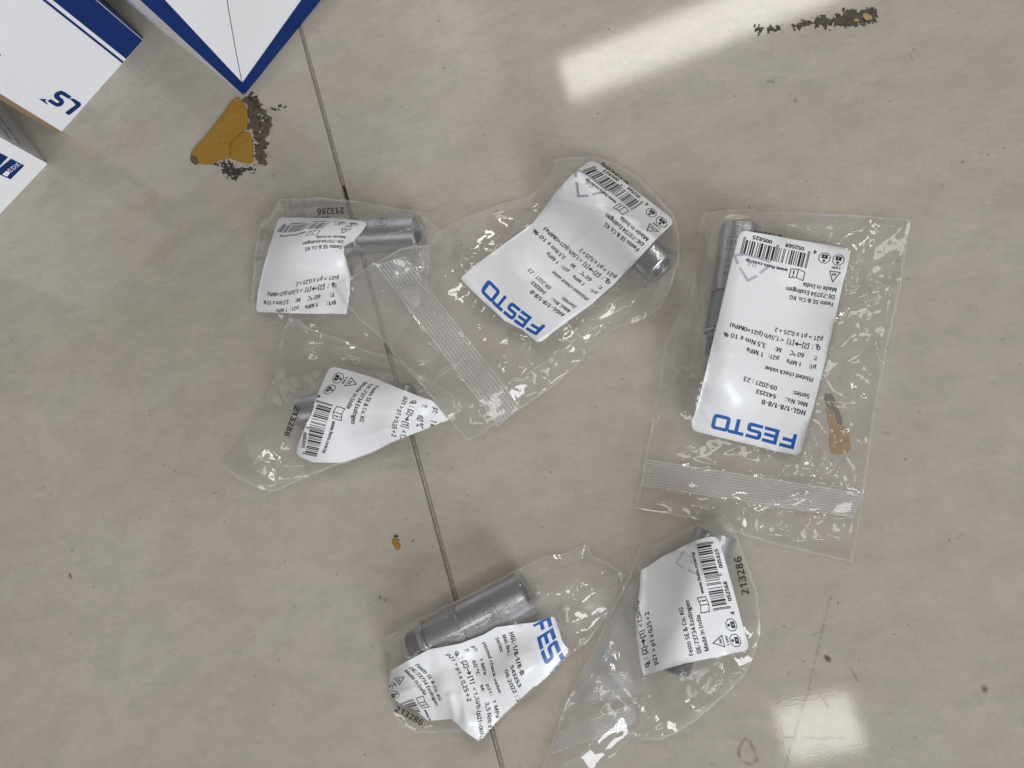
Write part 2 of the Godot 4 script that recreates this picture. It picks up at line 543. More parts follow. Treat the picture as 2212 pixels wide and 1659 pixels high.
# a piece of the draped surface, cut to a polygon; fit: coefficients for uv, or []
func sheet(g: Dictionary, poly: PackedVector2Array, off: float, origin: Vector3, fit := []) -> ArrayMesh:
	var V := PackedVector3Array()
	var N := PackedVector3Array()
	var T := PackedVector2Array()
	var I := PackedInt32Array()
	var ins := PackedByteArray()
	var idx := PackedInt32Array()
	ins.resize(g.nx * g.ny)
	idx.resize(g.nx * g.ny)
	idx.fill(-1)
	var lo := poly[0]
	var hi := poly[0]
	for p in poly:
		lo = lo.min(p)
		hi = hi.max(p)
	var i0 := maxi(0, floori((lo.x - g.lo.x) / g.cell) - 1)
	var i1 := mini(g.nx - 2, ceili((hi.x - g.lo.x) / g.cell) + 1)
	var j0 := maxi(0, floori((lo.y - g.lo.y) / g.cell) - 1)
	var j1 := mini(g.ny - 2, ceili((hi.y - g.lo.y) / g.cell) + 1)
	for j in range(j0, j1 + 2):
		for i in range(i0, i1 + 2):
			ins[j * g.nx + i] = 1 if Geometry2D.is_point_in_polygon(g.lo + Vector2(i, j) * g.cell, poly) else 0
	# cells that the outline touches
	var touched := {}
	for k in poly.size():
		var a := poly[k]
		var b := poly[(k + 1) % poly.size()]
		var s := maxi(1, ceili(a.distance_to(b) / 1.5))
		for t in s + 1:
			var f: Vector2 = (a.lerp(b, float(t) / s) - g.lo) / g.cell
			touched[Vector2i(floori(f.x), floori(f.y))] = true
	for j in range(j0, j1 + 1):
		for i in range(i0, i1 + 1):
			var c := [j * g.nx + i, j * g.nx + i + 1, (j + 1) * g.nx + i + 1, (j + 1) * g.nx + i]
			var n: int = ins[c[0]] + ins[c[1]] + ins[c[2]] + ins[c[3]]
			var t := touched.has(Vector2i(i, j))
			if n == 4 and not t:
				for q in c:
					if idx[q] < 0:
						idx[q] = V.size()
						V.append(g.pos[q] + g.nor[q] * off)
						N.append(g.nor[q])
				I.append_array([idx[c[0]], idx[c[1]], idx[c[2]], idx[c[0]], idx[c[2]], idx[c[3]]])
			elif n > 0 or t:
				var p0: Vector2 = g.lo + Vector2(i, j) * g.cell
				var sq := PackedVector2Array([p0, p0 + Vector2(g.cell, 0), p0 + Vector2(g.cell, g.cell), p0 + Vector2(0, g.cell)])
				for piece in Geometry2D.intersect_polygons(sq, poly):
					var ix := Geometry2D.triangulate_polygon(piece)
					var b0 := V.size()
					for q in piece:
						var r := on_sheet(g, q, off)
						V.append(r[0])
						N.append(r[1])
					for q in range(0, ix.size(), 3):
						var A: Vector2 = piece[ix[q]]
						var B: Vector2 = piece[ix[q + 1]]
						var C: Vector2 = piece[ix[q + 2]]
						if (B - A).cross(C - A) > 0:
							I.append_array([b0 + ix[q], b0 + ix[q + 1], b0 + ix[q + 2]])
						else:
							I.append_array([b0 + ix[q], b0 + ix[q + 2], b0 + ix[q + 1]])
	for k in V.size():
		if fit:
			T.append(fit_uv(fit, V[k]))
		else:
			T.append(Vector2(V[k].x, V[k].z) * 12.0)
		V[k] -= origin
	return arr(V, N, T, I)

func arr(V: PackedVector3Array, N: PackedVector3Array, T: PackedVector2Array, I: PackedInt32Array) -> ArrayMesh:
	var a := []
	a.resize(Mesh.ARRAY_MAX)
	a[Mesh.ARRAY_VERTEX] = V
	a[Mesh.ARRAY_NORMAL] = N
	if T.size() == V.size():
		a[Mesh.ARRAY_TEX_UV] = T
	for k in range(0, I.size(), 3):
		var n := N[I[k]] + N[I[k + 1]] + N[I[k + 2]]
		if (V[I[k + 1]] - V[I[k]]).cross(V[I[k + 2]] - V[I[k]]).dot(n) > 0.0:
			var q := I[k + 1]
			I[k + 1] = I[k + 2]
			I[k + 2] = q
	a[Mesh.ARRAY_INDEX] = I
	var m := ArrayMesh.new()
	m.add_surface_from_arrays(Mesh.PRIMITIVE_TRIANGLES, a)
	return m

func powers(v: Vector3, deg: int) -> Array:
	var x := v.x * 30.0
	var z := v.z * 30.0
	if deg == 1:
		return [1.0, x, z]
	if deg == 2:
		return [1.0, x, z, x * x, x * z, z * z]
	return [1.0, x, z, x * x, x * z, z * z, x * x * x, x * x * z, x * z * z, z * z * z]

# anchors: [px, py, u mm, v mm] measured on the photograph; returns a fit from floor position to label position
func fit_label(g: Dictionary, anchors: Array, deg: int) -> Array:
	var n := powers(Vector3.ZERO, deg).size()
	var cx := Vector3.ZERO
	for a in anchors:
		cx += on_sheet(g, Vector2(a[0], a[1]), 0.0)[0] / anchors.size()
	var A := []
	for i in n:
		A.append([])
		for j in n + 2:
			A[i].append(2e-4 if i == j and i > 2 else 0.0)
	for a in anchors:
		var r := powers(on_sheet(g, Vector2(a[0], a[1]), 0.0)[0] - cx, deg)
		for i in n:
			for j in n:
				A[i][j] += r[i] * r[j]
			A[i][n] += r[i] * a[2] / 38.0
			A[i][n + 1] += r[i] * a[3] / 77.0
	for i in n:
		var best := i
		for k in range(i, n):
			if absf(A[k][i]) > absf(A[best][i]):
				best = k
		var sw = A[i]
		A[i] = A[best]
		A[best] = sw
		for k in n:
			if k != i:
				var f: float = A[k][i] / A[i][i]
				for j in n + 2:
					A[k][j] -= f * A[i][j]
	var cu := []
	var cv := []
	for i in n:
		cu.append(A[i][n] / A[i][i])
		cv.append(A[i][n + 1] / A[i][i])
	for a in anchors:
		var w := fit_uv([cx, deg, cu, cv], on_sheet(g, Vector2(a[0], a[1]), 0.0)[0])
	return [cx, deg, cu, cv]

func fit_uv(fit: Array, v: Vector3) -> Vector2:
	var r := powers(v - fit[0], fit[1])
	var o := Vector2.ZERO
	for i in r.size():
		o += Vector2(fit[2][i], fit[3][i]) * r[i]
	return o

# text printed on the film: at = start of baseline (px), along = px vector of its length
func film_print(g: Dictionary, s: String, at: Vector2, along: Vector2, cap: float, origin: Vector3, mirrored := false) -> ArrayMesh:
	var t := laid_text(s, true, 0.0, 0.0, along.length(), cap)
	var ex := along.normalized()
	var ey := Vector2(-ex.y, ex.x) * (-1.0 if mirrored else 1.0)
	var V := PackedVector3Array()
	var N := PackedVector3Array()
	var I := PackedInt32Array()
	for p in t:
		var q := at + ex * p.x + ey * p.y
		var r := on_sheet(g, q, 0.00012)
		I.append(V.size())
		V.append(r[0] - origin)
		N.append(r[1])
	return arr(V, N, PackedVector2Array(), I)

# the heat seal: a doubled band of film carrying rows of small pressed pips
func seal_band(g: Dictionary, a: Vector2, b: Vector2, c: Vector2, d: Vector2, rows: int, count: int, origin: Vector3, o: Node3D, sd: int) -> void:
	var band := part("heat_seal", sheet(g, PackedVector2Array([a, b, c, d]), 0.00015, origin), M.seal, o)
	var nn := noise(sd, 0.02, FastNoiseLite.TYPE_SIMPLEX_SMOOTH, 2)
	var V := PackedVector3Array()
	var N := PackedVector3Array()
	var I := PackedInt32Array()
	for j in rows:
		for i in count:
			var u := (i + 0.5) / count
			var v := (j + 0.5) / rows
			var q := a.lerp(b, u).lerp(d.lerp(c, u), v)
			var n := nn.get_noise_2d(q.x, q.y)
			var hgt := 0.00016 * clampf(0.8 + n, 0.2, 1.2)
			var hu := 0.5 / count
			var hv := 0.36 / rows
			var k := V.size()
			var mid := on_sheet(g, q, 0.0002 + hgt)
			V.append(mid[0] - origin)
			N.append(mid[1])
			for m in 6:
				var uu := u + hu * cos(TAU * m / 6.0)
				var vv := v + hv * sin(TAU * m / 6.0)
				var r := on_sheet(g, a.lerp(b, uu).lerp(d.lerp(c, uu), vv), 0.0002)
				V.append(r[0] - origin)
				N.append((r[1] + (r[0] - mid[0]).normalized() * 0.9).normalized())
				I.append_array([k, k + 1 + m, k + 1 + (m + 1) % 6])
	var pm := part("embossed_pips", arr(V, N, PackedVector2Array(), I), M.pips, band)
	pm.set_meta("kind", "stuff")

# the welded or cut edge of the film: a narrow doubled strip just inside an open run of the outline
func seam(g: Dictionary, run: PackedVector2Array, width: float, origin: Vector3) -> ArrayMesh:
	var V := PackedVector3Array()
	var N := PackedVector3Array()
	var I := PackedInt32Array()
	for k in run.size():
		var d := (run[mini(k + 1, run.size() - 1)] - run[maxi(k - 1, 0)]).normalized()
		var s := Vector2(-d.y, d.x) * width * 0.5
		for q in [[run[k] - s, 0.0], [run[k], 0.00035], [run[k] + s, 0.0]]:
			var r := on_sheet(g, q[0], 0.0002 + q[1])
			V.append(r[0] - origin)
			N.append(r[1])
		if k > 0:
			for q in 2:
				var b := (k - 1) * 3 + q
				I.append_array([b, b + 1, b + 4, b, b + 4, b + 3])
	return arr(V, N, PackedVector2Array(), I)

# ---------------------------------------------------------------- solids
func obox(o: Vector3, ex: Vector3, ey: Vector3, ez: Vector3, ch := 0.0004) -> ArrayMesh:
	# box from a corner and three edges, with chamfered edges
	var st := SurfaceTool.new()
	st.begin(Mesh.PRIMITIVE_TRIANGLES)
	var c := o + (ex + ey + ez) * 0.5
	var ax := [ex.normalized(), ey.normalized(), ez.normalized()]
	var hf := [ex.length() * 0.5, ey.length() * 0.5, ez.length() * 0.5]
	ch = minf(ch, minf(hf[0], minf(hf[1], hf[2])) * 0.5)
	var quad := func(a: Vector3, b: Vector3, cc: Vector3, d: Vector3) -> void:
		var n := (b - a).cross(cc - a).normalized()
		var qs := [a, b, cc, d]
		if n.dot((a + cc) * 0.5 - c) > 0:
			qs = [d, cc, b, a]
		else:
			n = -n
		for k in [0, 1, 2, 0, 2, 3]:
			st.set_normal(n)
			st.add_vertex(qs[k])
	var at := func(k: int, s0: float, i1: int, s1: float, i2: int, s2: float, in1: float, in2: float, in0: float) -> Vector3:
		return c + ax[k] * s0 * (hf[k] - in0) + ax[i1] * s1 * (hf[i1] - in1) + ax[i2] * s2 * (hf[i2] - in2)
	for k in 3:
		var i1 := (k + 1) % 3
		var i2 := (k + 2) % 3
		for s in [-1.0, 1.0]:
			quad.call(at.call(k, s, i1, -1, i2, -1, ch, ch, 0), at.call(k, s, i1, 1, i2, -1, ch, ch, 0), at.call(k, s, i1, 1, i2, 1, ch, ch, 0), at.call(k, s, i1, -1, i2, 1, ch, ch, 0))
		for s in [-1.0, 1.0]:
			for t in [-1.0, 1.0]:
				# edge along axis k between faces i1=s and i2=t
				quad.call(at.call(k, -1, i1, s, i2, t, 0, ch, ch), at.call(k, 1, i1, s, i2, t, 0, ch, ch), at.call(k, 1, i1, s, i2, t, ch, 0, ch), at.call(k, -1, i1, s, i2, t, ch, 0, ch))
	for s in [-1.0, 1.0]:
		for t in [-1.0, 1.0]:
			for u in [-1.0, 1.0]:
				var p: Vector3 = at.call(0, s, 1, t, 2, u, ch, ch, 0)
				var q: Vector3 = at.call(0, s, 1, t, 2, u, 0, ch, ch)
				var r: Vector3 = at.call(0, s, 1, t, 2, u, ch, 0, ch)
				var n := (q - p).cross(r - p).normalized()
				var seq := [p, q, r]
				if n.dot(p - c) > 0:
					seq = [r, q, p]
				else:
					n = -n
				for v in seq:
					st.set_normal(n)
					st.add_vertex(v)
	return st.commit()

func lathe(prof: Array, seg := 48, a0 := 0.0, a1 := TAU) -> ArrayMesh:
	# profile of [s, r] in mm, turned about the x axis; every kink stays sharp
	var st := SurfaceTool.new()
	st.begin(Mesh.PRIMITIVE_TRIANGLES)
	for k in prof.size() - 1:
		var s0: float = prof[k][0] * MM
		var r0: float = prof[k][1] * MM
		var s1: float = prof[k + 1][0] * MM
		var r1: float = prof[k + 1][1] * MM
		var nn := Vector2(-(r1 - r0), s1 - s0).normalized()
		for i in seg:
			var q := []
			for e in [[s0, r0, i], [s1, r1, i], [s1, r1, i + 1], [s0, r0, i + 1]]:
				var th: float = a0 + (a1 - a0) * e[2] / seg
				q.append([Vector3(e[0], cos(th) * e[1], sin(th) * e[1]), Vector3(nn.x, cos(th) * nn.y, sin(th) * nn.y)])
			for t in [0, 1, 2, 0, 2, 3]:
				st.set_normal(q[t][1])
				st.add_vertex(q[t][0])
	return st.commit()

func plate(poly: PackedVector2Array, h0: float, h1: float, rough: float, sd: int, origin := Vector3.ZERO) -> ArrayMesh:
	# a thin flake lying on the floor: outline in px, from height h0 to about h1, with sloping ragged edges
	var n := noise(sd, 0.08, FastNoiseLite.TYPE_SIMPLEX_SMOOTH, 3)
	var p2 := PackedVector2Array()
	for i in poly.size():
		var a := poly[i]
		var b := poly[(i + 1) % poly.size()]
		var s := maxi(1, roundi(a.distance_to(b) / 3.0))
		var nn := Vector2(-(b - a).y, (b - a).x).normalized()
		for k in s:
			var q := a.lerp(b, float(k) / s)
			p2.append(q + nn * n.get_noise_2d(q.x * 1.7, q.y * 1.7) * rough)
	var inner := Geometry2D.offset_polygon(p2, -1.2)
	var st := SurfaceTool.new()
	st.begin(Mesh.PRIMITIVE_TRIANGLES)
	st.set_smooth_group(-1)
	for ring in inner:
		var ix := Geometry2D.triangulate_polygon(ring)
		for k in range(0, ix.size(), 3):
			var t := [ring[ix[k]], ring[ix[k + 1]], ring[ix[k + 2]]]
			if (t[1] - t[0]).cross(t[2] - t[0]) < 0:
				t = [t[0], t[2], t[1]]
			for q in t:
				st.add_vertex(U(q.x, q.y, h1 + (h1 - h0) * 0.35 * n.get_noise_2d(q.x, q.y)) - origin)
		for k in ring.size():
			var a := ring[k]
			var b := ring[(k + 1) % ring.size()]
			var d := (b - a).normalized()
			var o := Vector2(d.y, -d.x) * 1.2
			if not Geometry2D.is_polygon_clockwise(ring):
				o = o
			else:
				o = -o
			var A := U(a.x, a.y, h1 + (h1 - h0) * 0.35 * n.get_noise_2d(a.x, a.y)) - origin
			var B := U(b.x, b.y, h1 + (h1 - h0) * 0.35 * n.get_noise_2d(b.x, b.y)) - origin
			var C := U(b.x + o.x, b.y + o.y, h0) - origin
			var D := U(a.x + o.x, a.y + o.y, h0) - origin
			for v in [A, B, C, A, C, D]:
				st.add_vertex(v)
	st.generate_normals()
	return st.commit()

func blotch(poly: PackedVector2Array, sd: int, freq: float, thr: float, h: float, origin := Vector3.ZERO) -> ArrayMesh:
	# crusty matter: the islands of a noise field above a threshold, fading out towards the outline
	var n := noise(sd, freq, FastNoiseLite.TYPE_SIMPLEX_SMOOTH, 4)
	var lo := poly[0]
	var hi := poly[0]
	for p in poly:
		lo = lo.min(p)
		hi = hi.max(p)
	var c := 1.6
	lo -= Vector2(6, 6)
	var nx := ceili((hi.x + 6 - lo.x) / c)
	var ny := ceili((hi.y + 6 - lo.y) / c)
	var val := PackedFloat32Array()
	for j in ny + 1:
		for i in nx + 1:
			var p := lo + Vector2(i, j) * c
			var e := edge_dist(p, poly)
			if not Geometry2D.is_point_in_polygon(p, poly):
				e = -e
			val.append(n.get_noise_2d(p.x, p.y) - thr + clampf(e * 0.07, -0.9, 0.45) - 0.12)
	var st := SurfaceTool.new()
	st.begin(Mesh.PRIMITIVE_TRIANGLES)
	for j in ny:
		for i in nx:
			var ring := []
			var cs := [[i, j], [i + 1, j], [i + 1, j + 1], [i, j + 1]]
			for k in 4:
				var a = cs[k]
				var b = cs[(k + 1) % 4]
				var va := val[a[1] * (nx + 1) + a[0]]
				var vb := val[b[1] * (nx + 1) + b[0]]
				var pa := lo + Vector2(a[0], a[1]) * c
				var pb := lo + Vector2(b[0], b[1]) * c
				if va > 0:
					ring.append([pa, va])
				if (va > 0) != (vb > 0):
					ring.append([pa.lerp(pb, va / (va - vb)), 0.0])
			for k in range(1, ring.size() - 1):
				for q in [ring[0], ring[k], ring[k + 1]]:
					var p: Vector2 = q[0]
					st.add_vertex(U(p.x, p.y, 0.00005 + h * minf(1.0, q[1] * 3.0) * (0.7 + 0.6 * absf(n.get_noise_2d(p.x * 3.0, p.y * 3.0)))) - origin)
	st.index()
	st.generate_normals()
	return st.commit()

# ---------------------------------------------------------------- the valve
var valve_meshes := {}
func make_valve(label: String, x0: float, y0: float, x1: float, y1: float, roll: float, rise := 0.0) -> Node3D:
	# x0, y0: the bored end; x1, y1: the threaded end, both at the height of the axis
	var R := 0.0075
	var a := U(x0, y0, R + 0.0006 + rise)
	var b := U(x1, y1, R + 0.0006)
	var ex := (b - a).normalized()
	var up := (Vector3.UP - ex * ex.y).normalized()
	var ez := ex.cross(up)
	var o := thing("check_valve", label, "valve", a, "check valves packed in clear bags")
	o.basis = Basis(ex, up, ez).rotated(ex, roll).scaled_local(Vector3.ONE * 0.94)
	var L := a.distance_to(b) / MM
	if valve_meshes.is_empty():
		var th := [[0.0, 6.6], [0.5, 5.2]]
		for k in 9:
			th.append([0.5 + k * 0.9, 5.1])
			th.append([0.95 + k * 0.9, 4.5])
		th.append([9.0, 4.4])
		th.append([9.0, 0.0])
		valve_meshes.bore = lathe(th)
		valve_meshes.body = lathe([[0, 6.6], [0, 7.6], [0.4, 8.0], [27.6, 8.0], [27.9, 7.7]])
		valve_meshes.groove = lathe([[27.9, 7.7], [27.9, 7.2], [28.5, 7.2], [28.5, 7.7]])
		valve_meshes.collar = lathe([[28.5, 7.7], [28.8, 8.0], [42.6, 8.0], [43.0, 7.6], [43.0, 7.0]])
		valve_meshes.ring = lathe([[43.0, 7.0], [43.2, 8.3], [44.2, 8.3], [44.4, 7.0]])
		valve_meshes.seal = lathe([[44.4, 6.5], [44.5, 7.3], [45.6, 7.5], [46.5, 7.3], [46.6, 6.4]])
		var tp := [[46.6, 6.2]]
		for k in 6:
			tp.append([46.8 + k * 0.9, 6.1])
			tp.append([47.25 + k * 0.9, 6.8])
		tp.append([52.2, 6.0])
		tp.append([52.6, 5.4])
		tp.append([52.6, 0.0])
		valve_meshes.thread = lathe(tp)
	part("body", valve_meshes.body, M.alu, o)
	part("bore", valve_meshes.bore, M.alu, o)
	part("groove", valve_meshes.groove, M.alu, o)
	part("collar", valve_meshes.collar, M.alu_dull, o)
	part("ring", valve_meshes.ring, M.alu, o)
	part("seal", valve_meshes.seal, M.blue_grey, o)
	part("thread", valve_meshes.thread, M.alu_dull, o)
	o.set_meta("length_mm", L)
	return o

# marks laser-etched round the barrel: s mm along, t mm round from the top
func valve_marks(o: Node3D, s0: float, t0: float, flip: float) -> void:
	var V := PackedVector3Array()
	var N := PackedVector3Array()
	var I := PackedInt32Array()
	var tris := PackedVector2Array()
	var line := func(ax: float, ay: float, bx: float, by: float, w: float) -> void:
		var d := (Vector2(bx, by) - Vector2(ax, ay)).normalized()
		var n := Vector2(-d.y, d.x) * w * 0.5
		var A := Vector2(ax, ay)
		var B := Vector2(bx, by)
		var st := maxi(1, ceili(A.distance_to(B)))
		for k in st:
			var P := A.lerp(B, float(k) / st)
			var Q := A.lerp(B, float(k + 1) / st)
			tris.append_array([P + n, Q + n, Q - n, P + n, Q - n, P - n])
	# pneumatic symbol: box with spring and ports
	line.call(6, -3, 11, -3, 0.28)
	line.call(11, -3, 11, 2.5, 0.28)
	line.call(11, 2.5, 6, 2.5, 0.28)
	line.call(6, 2.5, 6, -3, 0.28)
	for k in 4:
		line.call(7.2, -2.0 + k * 1.1, 9.8, -1.5 + k * 1.1, 0.25)
		line.call(9.8, -1.5 + k * 1.1, 7.2, -0.9 + k * 1.1, 0.25)
	line.call(6.5, 2.5, 6.5, 4.6, 0.28)
	line.call(3.5, -0.3, 6, -0.3, 0.28)
	for r in [["21", 1.2, -1.4, 2.0], ["2", 6.2, 4.9, 1.5], ["HGL-1/8-", 14.2, -3.0, 5.8], ["1/8-B", 16.8, -3.0, 3.6], ["543253", 19.4, -3.0, 4.4]]:
		for p in laid_text(r[0], false, 0.0, 0.0, r[3]):
			# letters run round the barrel
			tris.append(Vector2(r[1] + 1.7 + p.y, r[2] + p.x))
	for p in tris:
		var th: float = (p.y + t0) / 8.0 * flip
		I.append(V.size())
		V.append(Vector3((s0 + p.x) * MM, cos(th) * 0.00804, sin(th) * 0.00804))
		N.append(Vector3(0, cos(th), sin(th)))
	part("etched_marking", arr(V, N, PackedVector2Array(), I), M.etch, o)

# ---------------------------------------------------------------- the bags
var grids := {}
func bag(key: String, label: String, d: Dictionary, label_poly: PackedVector2Array, anchors: Array, deg: int, tex: Texture2D) -> Node3D:
	var c := Vector2.ZERO
	for p in d.outline:
		c += p / d.outline.size()
	var at := U(c.x, c.y)
	var o := thing("plastic_bag", label, "plastic bag", at, "clear bags with white product labels")
	d.outline = soft_outline(d.outline, d.get("jitter", 1.6), d.seed)
	d.calm = [label_poly]
	var g := drape(d)
	grids[key] = g
	part("front_film", sheet(g, d.outline, 0.0, at), M.film, o)
	var flat := g.duplicate()
	flat.H = PackedFloat32Array()
	flat.H.resize(g.nx * g.ny)
	flat.pos = PackedVector3Array()
	flat.nor = PackedVector3Array()
	var fl: float = d.get("floor_mm", 0.3)
	for k in g.nx * g.ny:
		var h := minf(fl * MM + 0.1 * maxf(0.0, g.H[k] - 0.012), g.H[k] * 0.8)
		if d.get("back_follows", false):
			h = g.H[k] - 0.0004
		h = maxf(h, 0.0003)
		flat.H[k] = h
		flat.pos.append(U(g.lo.x + (k % int(g.nx)) * g.cell, g.lo.y + (k / int(g.nx)) * g.cell, h))
		flat.nor.append(Vector3.UP)
	part("back_film", sheet(flat, d.outline, 0.0, at), M.film, o)
	if label_poly.size():
		var m := StandardMaterial3D.new()
		m.albedo_texture = tex
		m.texture_repeat = false
		m.roughness = 0.42
		m.clearcoat_enabled = true
		m.clearcoat = 0.2
		m.clearcoat_roughness = 0.12
		part("product_label", sheet(g, label_poly, 0.00022, at, fit_label(g, anchors, deg)), m, o)
	for run in d.get("seams", []):
		var rp := PackedVector2Array()
		var q := pts(run)
		for k in q.size() - 1:
			var s := maxi(1, roundi(q[k].distance_to(q[k + 1]) / 6.0))
			for t in s:
				rp.append(q[k].lerp(q[k + 1], float(t) / s))
		rp.append(q[q.size() - 1])
		var jn := noise(d.seed + 31, 0.04, FastNoiseLite.TYPE_SIMPLEX_SMOOTH, 2)
		for k in rp.size():
			rp[k] += Vector2(jn.get_noise_2d(rp[k].x, rp[k].y), jn.get_noise_2d(rp[k].y, rp[k].x + 400.0)) * 3.0
		part("side_seam", seam(g, rp, 4.0, at), M.film_edge, o)
	return o

# ---------------------------------------------------------------- floor
const SPAN := 0.7
func floor_texture(size: int) -> ImageTexture:
	var broad := noise(11, 5.0, FastNoiseLite.TYPE_SIMPLEX_SMOOTH, 6)
	broad.domain_warp_enabled = true
	broad.domain_warp_amplitude = 0.06
	broad.domain_warp_frequency = 9.0
	var band := noise(23, 11.0, FastNoiseLite.TYPE_SIMPLEX_SMOOTH, 7)
	band.domain_warp_enabled = true
	band.domain_warp_amplitude = 0.03
	band.domain_warp_frequency = 24.0
	var vein := noise(37, 4.5, FastNoiseLite.TYPE_SIMPLEX_SMOOTH, 4, FastNoiseLite.FRACTAL_RIDGED)
	vein.domain_warp_enabled = true
	vein.domain_warp_amplitude = 0.08
	vein.domain_warp_frequency = 7.0
	var mott := noise(41, 170.0, FastNoiseLite.TYPE_SIMPLEX, 3)
	var rng := RandomNumberGenerator.new()
	rng.seed = 5
	var im := Image.create(size, size, false, Image.FORMAT_RGB8)
	var beige := Vector3(0.476, 0.426, 0.357)
	var grey := Vector3(0.458, 0.431, 0.373)
	var tan_ := Vector3(0.444, 0.392, 0.322)
	var pale := Vector3(0.497, 0.463, 0.406)
	var rose := Vector3(0.432, 0.364, 0.302)
	var cloud := noise(59, 55.0, FastNoiseLite.TYPE_SIMPLEX_SMOOTH, 5)
	cloud.domain_warp_enabled = true
	cloud.domain_warp_amplitude = 0.012
	cloud.domain_warp_frequency = 60.0
	for y in size:
		for x in size:
			var p := Vector2(x, y) * (SPAN / size)
			var q := Vector2(p.x * 0.98 - p.y * 0.2, (p.y * 0.98 + p.x * 0.2) * 1.7)
			var a := broad.get_noise_2d(q.x, q.y)
			var b := band.get_noise_2d(q.x * 0.9, q.y * 1.1)
			var m := mott.get_noise_2d(p.x * 0.7, p.y * 1.4)
			var c := beige.lerp(grey, 0.55 * smoothstep(-0.06, 0.08, a + 0.08 * m))
			c = c.lerp(tan_, 0.22 * smoothstep(0.14, 0.18, b + 0.05 * m))
			c = c.lerp(pale, 0.34 * smoothstep(0.15, 0.18, -b + 0.05 * m))
			var w := cloud.get_noise_2d(q.x * 0.8, q.y * 0.9)
			c *= 1.0 + 0.03 * smoothstep(0.0, 0.2, w) - 0.04 * smoothstep(0.05, 0.3, -w)
			var v := vein.get_noise_2d(q.x + 3.0, q.y * 0.8)
			c = c.lerp(rose, 0.38 * smoothstep(0.84, 0.97, v + 0.06 * m))
			c *= 1.0 + 0.045 * m + rng.randf_range(-0.045, 0.045)
			im.set_pixel(x, y, Color(c.x, c.y, c.z).linear_to_srgb())
	# dirt, drips and scratches that lie on the tiles
	var put := func(px: float, py: float, r: float, col: Color, op: float) -> void:
		var w := U(px, py)
		var cx := fposmod((w.x + 0.40) / SPAN, 1.0) * size
		var cy := fposmod((w.z + 0.38) / SPAN, 1.0) * size
		var k: float = r * 0.19 * MM / SPAN * size
		for j in range(floori(cy - k - 1), ceili(cy + k + 2)):
			for i in range(floori(cx - k - 1), ceili(cx + k + 2)):
				var cov := clampf(k + 0.5 - Vector2(i + 0.5 - cx, j + 0.5 - cy).length(), 0.0, 1.0) * op
				if cov > 0.0:
					var X := posmod(i, size)
					var Y := posmod(j, size)
					im.set_pixel(X, Y, im.get_pixel(X, Y).lerp(col, cov))
	var wob := noise(3, 0.03, FastNoiseLite.TYPE_SIMPLEX_SMOOTH, 3)
	var stroke := func(p: PackedVector2Array, r: float, col: Color, op: float, closed: bool) -> void:
		for i in (p.size() if closed else p.size() - 1):
			var a := p[i]
			var b := p[(i + 1) % p.size()]
			var s := maxi(1, ceili(a.distance_to(b) / 2.0))
			for k in s:
				var q := a.lerp(b, float(k) / s)
				var n := wob.get_noise_2d(q.x * 2.0, q.y * 2.0)
				put.call(q.x + n * 3.0, q.y + wob.get_noise_2d(q.y, q.x) * 2.0, r * (1.0 + 0.6 * n), col, op * clampf(0.7 + n, 0.1, 1.0))
	var line := Color(0.36, 0.34, 0.30)
	stroke.call(pts([1793, 1290, 1781, 1340, 1747, 1488, 1720, 1570, 1695, 1659]), 0.9, line, 0.33, false)
	stroke.call(pts([1692, 1593, 1760, 1594, 1831, 1595]), 0.9, line, 0.5, false)
	stroke.call(pts([1773, 1498, 1788, 1527]), 1.0, line, 0.5, false)
	stroke.call(pts([1838, 1443, 1853, 1473]), 1.0, line, 0.5, false)
	stroke.call(pts([1622, 1600, 1608, 1596, 1597, 1612, 1594, 1632, 1606, 1645, 1622, 1652, 1635, 1641, 1629, 1622, 1620, 1604]), 1.5, Color(0.52, 0.44, 0.33), 0.36, true)
	for r in [[1789, 1424, 6, 0.28, 0.24, 0.15, 0.8], [1785, 1420, 5, 0.3, 0.26, 0.17, 0.8], [2127, 1487, 6, 0.4, 0.32, 0.2, 0.65], [2127, 1492, 5, 0.4, 0.32, 0.2, 0.5], [151, 1243, 5, 0.2, 0.19, 0.15, 0.7], [153, 1248, 4, 0.25, 0.24, 0.2, 0.7],
		[150, 1240, 3, 0.3, 0.28, 0.22, 0.6], [821, 1291, 4, 0.25, 0.25, 0.22, 0.6], [832, 1296, 4, 0.3, 0.3, 0.26, 0.5], [1660, 176, 3, 0.25, 0.24, 0.2, 0.7], [1668, 177, 3, 0.25, 0.24, 0.2, 0.7], [1718, 217, 3, 0.2, 0.2, 0.18, 0.7],
		[892, 1168, 3, 0.15, 0.13, 0.1, 0.7], [948, 45, 2.5, 0.2, 0.2, 0.18, 0.7], [960, 147, 2.2, 0.15, 0.15, 0.14, 0.8], [372, 1083, 3, 0.4, 0.36, 0.3, 0.5]]:
		put.call(r[0], r[1], r[2] * 0.75, Color(r[3], r[4], r[5]), r[6] * 0.75)
	for k in 4:
		stroke.call(pts([612 + k, 460 + k * 5, 620, 470 + k * 4]), 1.2, line, 0.25, false)
	for k in 120:
		var px := rng.randf_range(0, 2212)
		var py := rng.randf_range(0, 1659)
		put.call(px, py, rng.randf_range(0.5, 1.5), Color(0.2, 0.19, 0.17), rng.randf_range(0.35, 0.9))
	for k in 40:
		var px := rng.randf_range(0, 2212)
		var py := rng.randf_range(0, 1659)
		var dr := Vector2.from_angle(rng.randf_range(0, TAU)) * rng.randf_range(6, 22)
		stroke.call(PackedVector2Array([Vector2(px, py), Vector2(px, py) + dr]), rng.randf_range(0.5, 0.9), line, 0.3, false)
	return ImageTexture.create_from_image(im)

